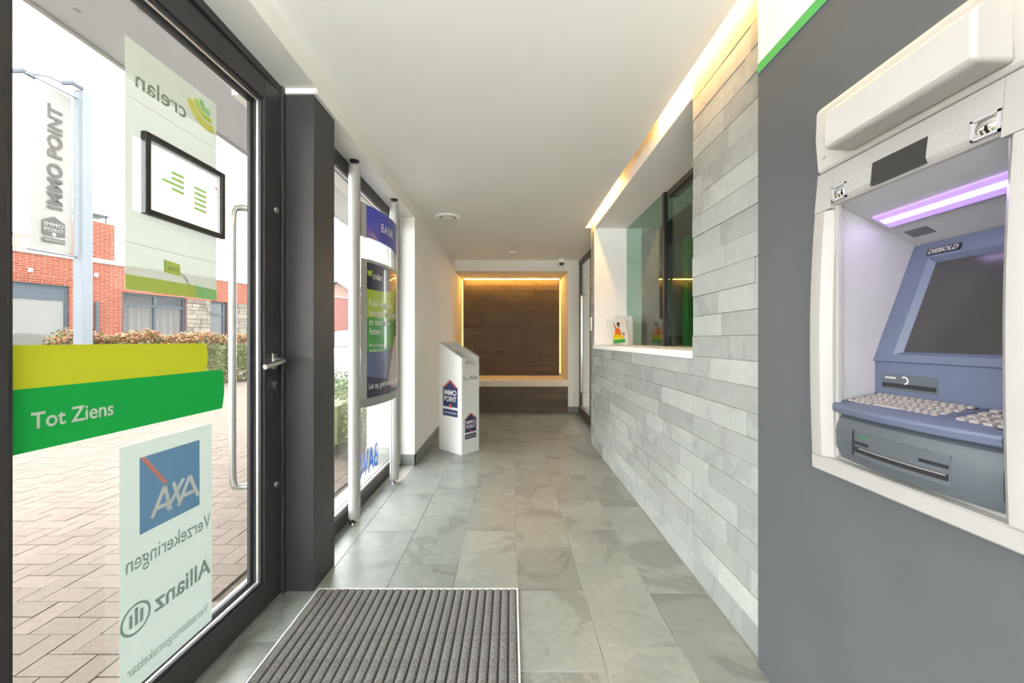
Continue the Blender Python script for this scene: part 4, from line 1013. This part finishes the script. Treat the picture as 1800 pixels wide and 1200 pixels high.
# soldier course over the first window
m = MB()
for k in range(26): m.box(0, .006, opens[0][0]+k*.072, opens[0][0]+k*.072+.062, opens[0][3]+.01, opens[0][3]+.21)
m.build('soldier_course', 'brick', **B)
for i, (a, b, lo, hi) in enumerate(opens):
    wn = ring(-.14, -.06, a, b, lo, hi, .07).build('window', 'frame_out', **B); W_ = dict(parent=wn, frame=bd)
    if i == 0:
        MB().box(-.13, -.07, a+.07, b-.07, hi-.42, hi-.05).build('shutter_box', 'frame_out', **W_)
        MB().box(-.13, -.07, a+.07, b-.07, lo, lo+.75).build('lower_panel', 'frame_out', **W_)
        MB().box(-.11, -.10, a+.07, b-.07, lo+.75, hi-.42).build('blind', 'blind', **W_)
        MB().box(-.098, -.092, a+.07, b-.07, lo+.75, hi-.42).build('pane', 'pane_far', **W_)
    else:
        MB().box(-.11, -.10, a+.06, b-.06, lo+.06, hi-.06).build('pane', 'pane_far' if i == 1 else 'win_dark', **W_)
        if i == 1:
            mid = a+(b-a)*.5
            MB().box(-.135, -.065, mid-.04, mid+.04, lo, hi).build('mullion', 'frame_out', **W_)
            MB().box(-.135, -.065, a, b, hi-.42, hi-.34).build('transom', 'frame_out', **W_)
            cu_ = MB()
            cu_.grid(lambda u, v: (-.30+.05*math.sin(u*46), a+.05+(b-a-.1)*u, lo+.05+(hi-.4-lo)*v), 120, 1, (-.01, 0, 0)); cu_.build('curtain', 'curtain', smooth=True, **W_)
            MB().box(-.9, -.85, a-.2, b+.2, 0, hi+.2).build('dim_room', 'curtain', **W_)
        if i == 2:
            MB().box(-.135, -.065, a, b, 2.15, 2.23).build('transom', 'frame_out', **W_)
            MB().box(-.135, -.060, b-.14, b, lo, hi).build('mullion', 'frame_out', **W_)
# natural stone piers, block by block
rq = random.Random(4)
for (ya, yb) in ((14.0, 14.78), (15.43, 16.26)):
    z = 0
    while z < 2.62:
        h = rq.uniform(.10, .20); a = fb(ya)
        while a < fb(yb)-.02:
            b = min(fb(yb), a+rq.uniform(.18, .5))
            if fb(yb)-b < .08: b = fb(yb)
            MB().box(0, .05+rq.uniform(-.012, .012), a+.006, b-.006, z+.006, min(z+h, 2.68)-.006).build('stone', 'rubble', **B)
            a = b
        z += h
# chimney
c0, c1 = fb(11.47), fb(12.15)
chm = MB().box(-.9, -.15, c0, c1, R-.1, 4.80).build('chimney', 'brick', **B)
MB().box(-.95, -.10, c0-.08, c1+.08, R-.02, R+.14).build('flashing', 'canopy', parent=chm, frame=bd)
MB().box(-.85, -.20, c0-.05, c1-.1, 5.02, 5.06).build('cap', 'frame_out', parent=chm, frame=bd)
for yy in (c0+.04, c1-.14): MB().tube([(-.3, yy, 4.8), (-.3, yy, 5.03)], .02, 6).build('cap_leg', 'frame_out', parent=chm, frame=bd)
# timber rail on the roof
m = MB(); ra, rb = fb(9.6), fb(11.3)
m.box(-.6, -.52, ra, rb, 4.02, 4.12); m.box(-.6, -.52, ra, rb, 3.66, 3.74)
rl = m.build('roof_rail', 'wood', **B)
for yy in (ra+.1, ra+.75, rb-.5, rb-.08): MB().box(-.61, -.51, yy, yy+.10, R+.05, 4.02).build('rail_post', 'wood', parent=rl, frame=bd)
MB().box(.0, .09, fb(11.62), fb(11.70), 1.0, 2.35).build('letter_board', 'frame_out', bev=.03, **B)
for yy, z in ((fb(10.35), 3.02), (fb(11.36), 2.75), (fb(11.62), 3.1)): MB().box(.0, .05, yy, yy+.07, z, z+.10).build('outdoor_lamp', 'white', **B)

# ------------------------------------------------------------------ hedges
def hedge(name, p0, p1, wid, h, n, mats, label, seed, top_mat=True, lsz=.05):
    rr = random.Random(seed); t = thing(name, ((p0[0]+p1[0])/2, (p0[1]+p1[1])/2, GZ), label, 'hedge')
    d = Vector((p1[0]-p0[0], p1[1]-p0[1])); L = d.length; d.normalize(); nn = Vector((d.y, -d.x)); m = MB()
    for i in range(n):
        s = rr.random()*L; w = rr.uniform(-1, 1); z = rr.random()
        # concentrate near the surface
        if rr.random() < .45: z = 1-abs(rr.gauss(0, .05))
        else: w = math.copysign(1-abs(rr.gauss(0, .12)), w)
        bump = .06*math.sin(s*5.1)+.05*math.sin(s*11.7+2)
        c = Vector((p0[0]+d.x*s+nn.x*w*(wid/2+bump), p0[1]+d.y*s+nn.y*w*(wid/2+bump), GZ+.03+z*(h+bump)+(.12*rr.random()**3 if z > .93 else 0)))
        a = Vector((rr.gauss(0, 1), rr.gauss(0, 1), rr.gauss(0, .7))).normalized(); b = a.cross(Vector((rr.gauss(0, 1), rr.gauss(0, 1), rr.gauss(0, 1)))).normalized()
        q = lsz*rr.uniform(.6, 1.3); m.cur = 1 if (z > .86 and rr.random() < .65) or rr.random() < .08 else 0
        if not top_mat: m.cur = 0
        m.add([c-a*q, c+b*q*.45, c+a*q, c-b*q*.45], [(0, 1, 2, 3)])
    m.build('foliage', mats, t, kind='stuff')
    k = MB()
    for i in range(int(L/.22)):
        s = (i+.5)*.22+rr.uniform(-.06, .06); c = (p0[0]+d.x*s, p0[1]+d.y*s)
        k.tube([(c[0], c[1], GZ-.005), (c[0]+rr.uniform(-.05, .05), c[1]+rr.uniform(-.05, .05), GZ+h*.5), (c[0]+rr.uniform(-.1, .1), c[1]+rr.uniform(-.1, .1), GZ+h*.88)], [.018, .012, .005], 5)
    k.build('stems', 'twig', t)
    core = MB(); 
    core.add([(p0[0]+d.x*s+nn.x*w*wid*.32, p0[1]+d.y*s+nn.y*w*wid*.32, GZ+z) for s in (.1, L-.1) for w in (-1, 1) for z in (.25*h, h*.86)], [(0, 1, 3, 2), (4, 6, 7, 5), (0, 4, 5, 1), (2, 3, 7, 6), (1, 5, 7, 3), (0, 2, 6, 4)])
    core.build('inner_growth', 'leaf', t)
    return t
hedge('hedge', (-7.1, 14.2), (-9.15, 7.75), .8, 1.22, 26000, ['leaf', 'leaf_red'], 'clipped hedge with copper red tips before the brick building', 1, lsz=.040)
hedge('hedge', (-1.95, 3.75), (-2.05, 7.2), .7, .62, 9000, ['leaf_box', 'leaf'], 'low yellow green hedge just outside the tall window', 2, top_mat=False, lsz=.022)

# ------------------------------------------------------------------ flag pole with banner
PY = 7.6; PXf = -1.106*PY
fp = thing('banner_pole', (PXf, PY, GZ), 'light grey banner pole with floodlight arms in the yard', 'pole')
box('mast', 'pole', (PXf-.095, PXf+.095, PY-.095, PY+.095, GZ, 6.0), fp, bev=.012)
bt, bb = EYE+ (597-150)/680*7.05, EYE+(597-437)/680*7.05
dirb = Vector((-.055, -.62)); dl = dirb.normalized()
def bp_(s, z, e=0): return (PXf-.03+dl.x*s+e, PY-.10+dl.y*s, z)
MB().tube([bp_(0, bt+.05), bp_(.72, bt+.05)], .018, 8).build('top_arm', 'pole', fp)
MB().tube([bp_(0, bb-.05), bp_(.72, bb-.05)], .018, 8).build('bottom_arm', 'pole', fp)
for s, e in ((.15, -.55), (.02, .30)):
    MB().tube([(PXf, PY, 6.0), (PXf+e*.3, PY-.2-s*1.5, 6.05), (PXf+e*.6, PY-.25-s*2.5, 5.98)], .02, 6).build('lamp_arm', 'pole', fp)
    h_ = MB().box(PXf+e*.6-.11, PXf+e*.6+.11, PY-.25-s*2.5-.14, PY-.25-s*2.5+.06, 5.90, 5.97).build('floodlight', 'frame_out', fp, bev=.01)
    MB().box(PXf+e*.6-.08, PXf+e*.6+.08, PY-.25-s*2.5-.11, PY-.25-s*2.5+.03, 5.892, 5.899).build('lens', 'white', h_)
bnn = thing('banner', bp_(.38, bb), 'tall white vertical banner with grey lettering hung from the pole', 'banner')
MB().grid(lambda u, v: bp_(.06+.62*u, bb+(bt-bb)*v, .012*math.sin(u*7+v*4)), 12, 20, (-.004, 0, 0)).build('cloth', 'banner', bnn, smooth=True)
# lettering runs upwards; the printed side faces the lobby
hgt_ = bt-bb
def bl_(a, b): return bp_(.68-(a), b, .016)      # a from the left edge in view
LT = MB(); vs, fs = text2d('IMMO POINT', .03, .0)
x0 = min(v_[0] for v_ in vs); x1 = max(v_[0] for v_ in vs); ymx = max(v_[1] for v_ in vs)
LT.add([bl_(.455-(v_[1]/ymx)*.215, bb+hgt_*(.255+.645*(v_[0]-x0)/(x1-x0))) for v_ in vs], fs); LT.build('lettering', 'banner_ink', bnn)
q = lambda a, b: bl_(a, bb+b)
hl = MB(); poly_flat(hl, [(.17, .26), (.50, .26), (.50, .52), (.335, .62), (.17, .52)], q); poly_flat(hl, [(.17, .13), (.50, .13), (.50, .215), (.17, .215)], q)
ho = hl.build('house_logo', 'banner_ink', bnn)
q2 = lambda a, b: bp_(.68-a, bb+b, .019)
for w_, z0_, z1_ in (('IMMO', .43, .50), ('POINT', .335, .40), ('VERHOEVEN', .155, .19)): letters(MB(), w_, q2, .19, .48, z0_, z1_, bold=.02).build('lettering', 'banner', ho)
poly_flat(MB(), [(.335+.03*math.cos(k*PI/5), .285+.03*math.sin(k*PI/5)) for k in range(10)], q2).build('map_pin', 'film_red', ho)

# ------------------------------------------------------------------ seen through the tall window: car, house, trees
cr = thing('parked_car', (-3.95, 10.4, GZ), 'white car parked beyond the low hedge', 'car')
def car_ring(y, zl, zs, zr, ws, wr): return [(-3.95-ws, y, zl), (-3.95-ws, y, zs), (-3.95-wr, y, zr-.05), (-3.95-wr*.8, y, zr), (-3.95+wr*.8, y, zr), (-3.95+wr, y, zr-.05), (-3.95+ws, y, zs), (-3.95+ws, y, zl)]
g = GZ
loft([car_ring(8.3, g+.35, g+.60, g+.66, .70, .62), car_ring(8.4, g+.25, g+.75, g+.90, .84, .72), car_ring(9.3, g+.22, g+.88, g+1.0, .88, .76), car_ring(9.95, g+.22, g+.92, g+1.42, .88, .62),
      car_ring(10.8, g+.22, g+.93, g+1.47, .88, .62), car_ring(11.8, g+.22, g+.95, g+1.40, .88, .60), car_ring(12.4, g+.24, g+.92, g+.98, .86, .74), car_ring(12.5, g+.36, g+.65, g+.70, .78, .66)]).build('body', 'car', cr, smooth=True)
for sx in (-1, 1):
    MB().add([(-3.95+sx*.885, 9.75, g+.97), (-3.95+sx*.885, 12.0, g+.98), (-3.95+sx*.640, 11.75, g+1.36), (-3.95+sx*.640, 10.05, g+1.37)], [(0, 1, 2, 3)]).build('side_window', 'win_dark', cr, solid=.01)
    for y in (9.05, 11.75):
        wh = MB().lathe([(.31, -.09), (.32, -.05), (.32, .05), (.31, .09)], (-3.95+sx*.80, y, g+.321), 'x', 24).build('wheel', 'tyre', cr, smooth=True)
        MB().lathe([(.20, .0), (.19, .01), (.001, .015)], (-3.95+sx*.80+sx*.088, y, g+.32), 'x', 20).build('rim', 'alu', wh)
MB().add([(-3.95-.70, 9.32, g+1.02), (-3.95+.70, 9.32, g+1.02), (-3.95+.56, 9.93, g+1.40), (-3.95-.56, 9.93, g+1.40)], [(0, 1, 2, 3)]).build('windscreen', 'win_dark', cr, solid=.02)
for sx in (-1, 1): MB().box(-3.95+sx*.45, -3.95+sx*.70, 8.28, 8.40, g+.58, g+.70).build('headlight', 'chrome', cr, bev=.02)
hs = thing('gable_house', (-13.2, 31, GZ), 'far orange brick house with pale gable edge', 'building')
gv = [(-17.5, GZ), (-9.3, GZ), (-9.3, 3.2), (-13.4, 5.6), (-17.5, 3.2)]
MB().prism(gv, 'y', 30, 38).build('wall', 'brick2', hs)
for (x0, z0), (x1, z1) in (((-17.9, 2.95), (-13.4, 5.75)), ((-13.4, 5.75), (-8.9, 2.95))):
    MB().add([(x0, 29.7, z0), (x1, 29.7, z1), (x1, 38.2, z1), (x0, 38.2, z0), (x0, 29.7, z0+.15), (x1, 29.7, z1+.15), (x1, 38.2, z1+.15), (x0, 38.2, z0+.15)],
             [(3, 2, 1, 0), (4, 5, 6, 7), (0, 1, 5, 4), (1, 2, 6, 5), (2, 3, 7, 6), (3, 0, 4, 7)]).build('roof', 'roof', hs)
    MB().add([(x0, 29.65, z0-.1), (x1, 29.65, z1-.1), (x1, 29.65, z1+.18), (x0, 29.65, z0+.18)], [(0, 1, 2, 3)]).build('verge', 'white', hs, solid=.06)
for x in (-14.3, -12.3):
    wn = MB().box(x, x+.9, 29.94, 30.0, 1.2, 2.5).build('window', 'white', hs); MB().box(x+.07, x+.83, 29.93, 29.945, 1.27, 2.43).build('pane', 'win_dark', wn)
for i, (x, y, hh, rr_) in enumerate(((-21.5, 44, 8.2, 3.2), (-12.8, 46, 7.4, 3.4))):
    t = thing('tree', (x, y, GZ), ('broad green tree behind the gable house', 'rounder green tree behind the gable house roof')[i], 'tree', group='trees behind the gable house')
    MB().tube([(x, y, GZ-.005), (x+.1, y, hh*.4), (x, y, hh*.75)], [.28, .2, .08], 8).build('trunk', 'twig', t)
    r_ = random.Random(20+i); m = MB()
    for k in range(3500):
        a = r_.uniform(0, 2*PI); b = math.acos(r_.uniform(-1, 1)); rad = rr_*r_.uniform(.75, 1.0)*(1+.15*math.sin(3*a)*math.sin(2*b))
        c = Vector((x+rad*math.sin(b)*math.cos(a), y+rad*math.sin(b)*math.sin(a), hh*.62+rad*.75*math.cos(b)))
        p = Vector((r_.gauss(0, 1), r_.gauss(0, 1), r_.gauss(0, 1))).normalized(); w = p.cross(Vector((r_.gauss(0, 1), r_.gauss(0, 1), r_.gauss(0, 1)))).normalized(); s_ = r_.uniform(.15, .32)
        m.add([c-p*s_, c+w*s_*.6, c+p*s_, c-w*s_*.6], [(0, 1, 2, 3)])
    m.build('crown', 'leaf_far', t, kind='stuff')
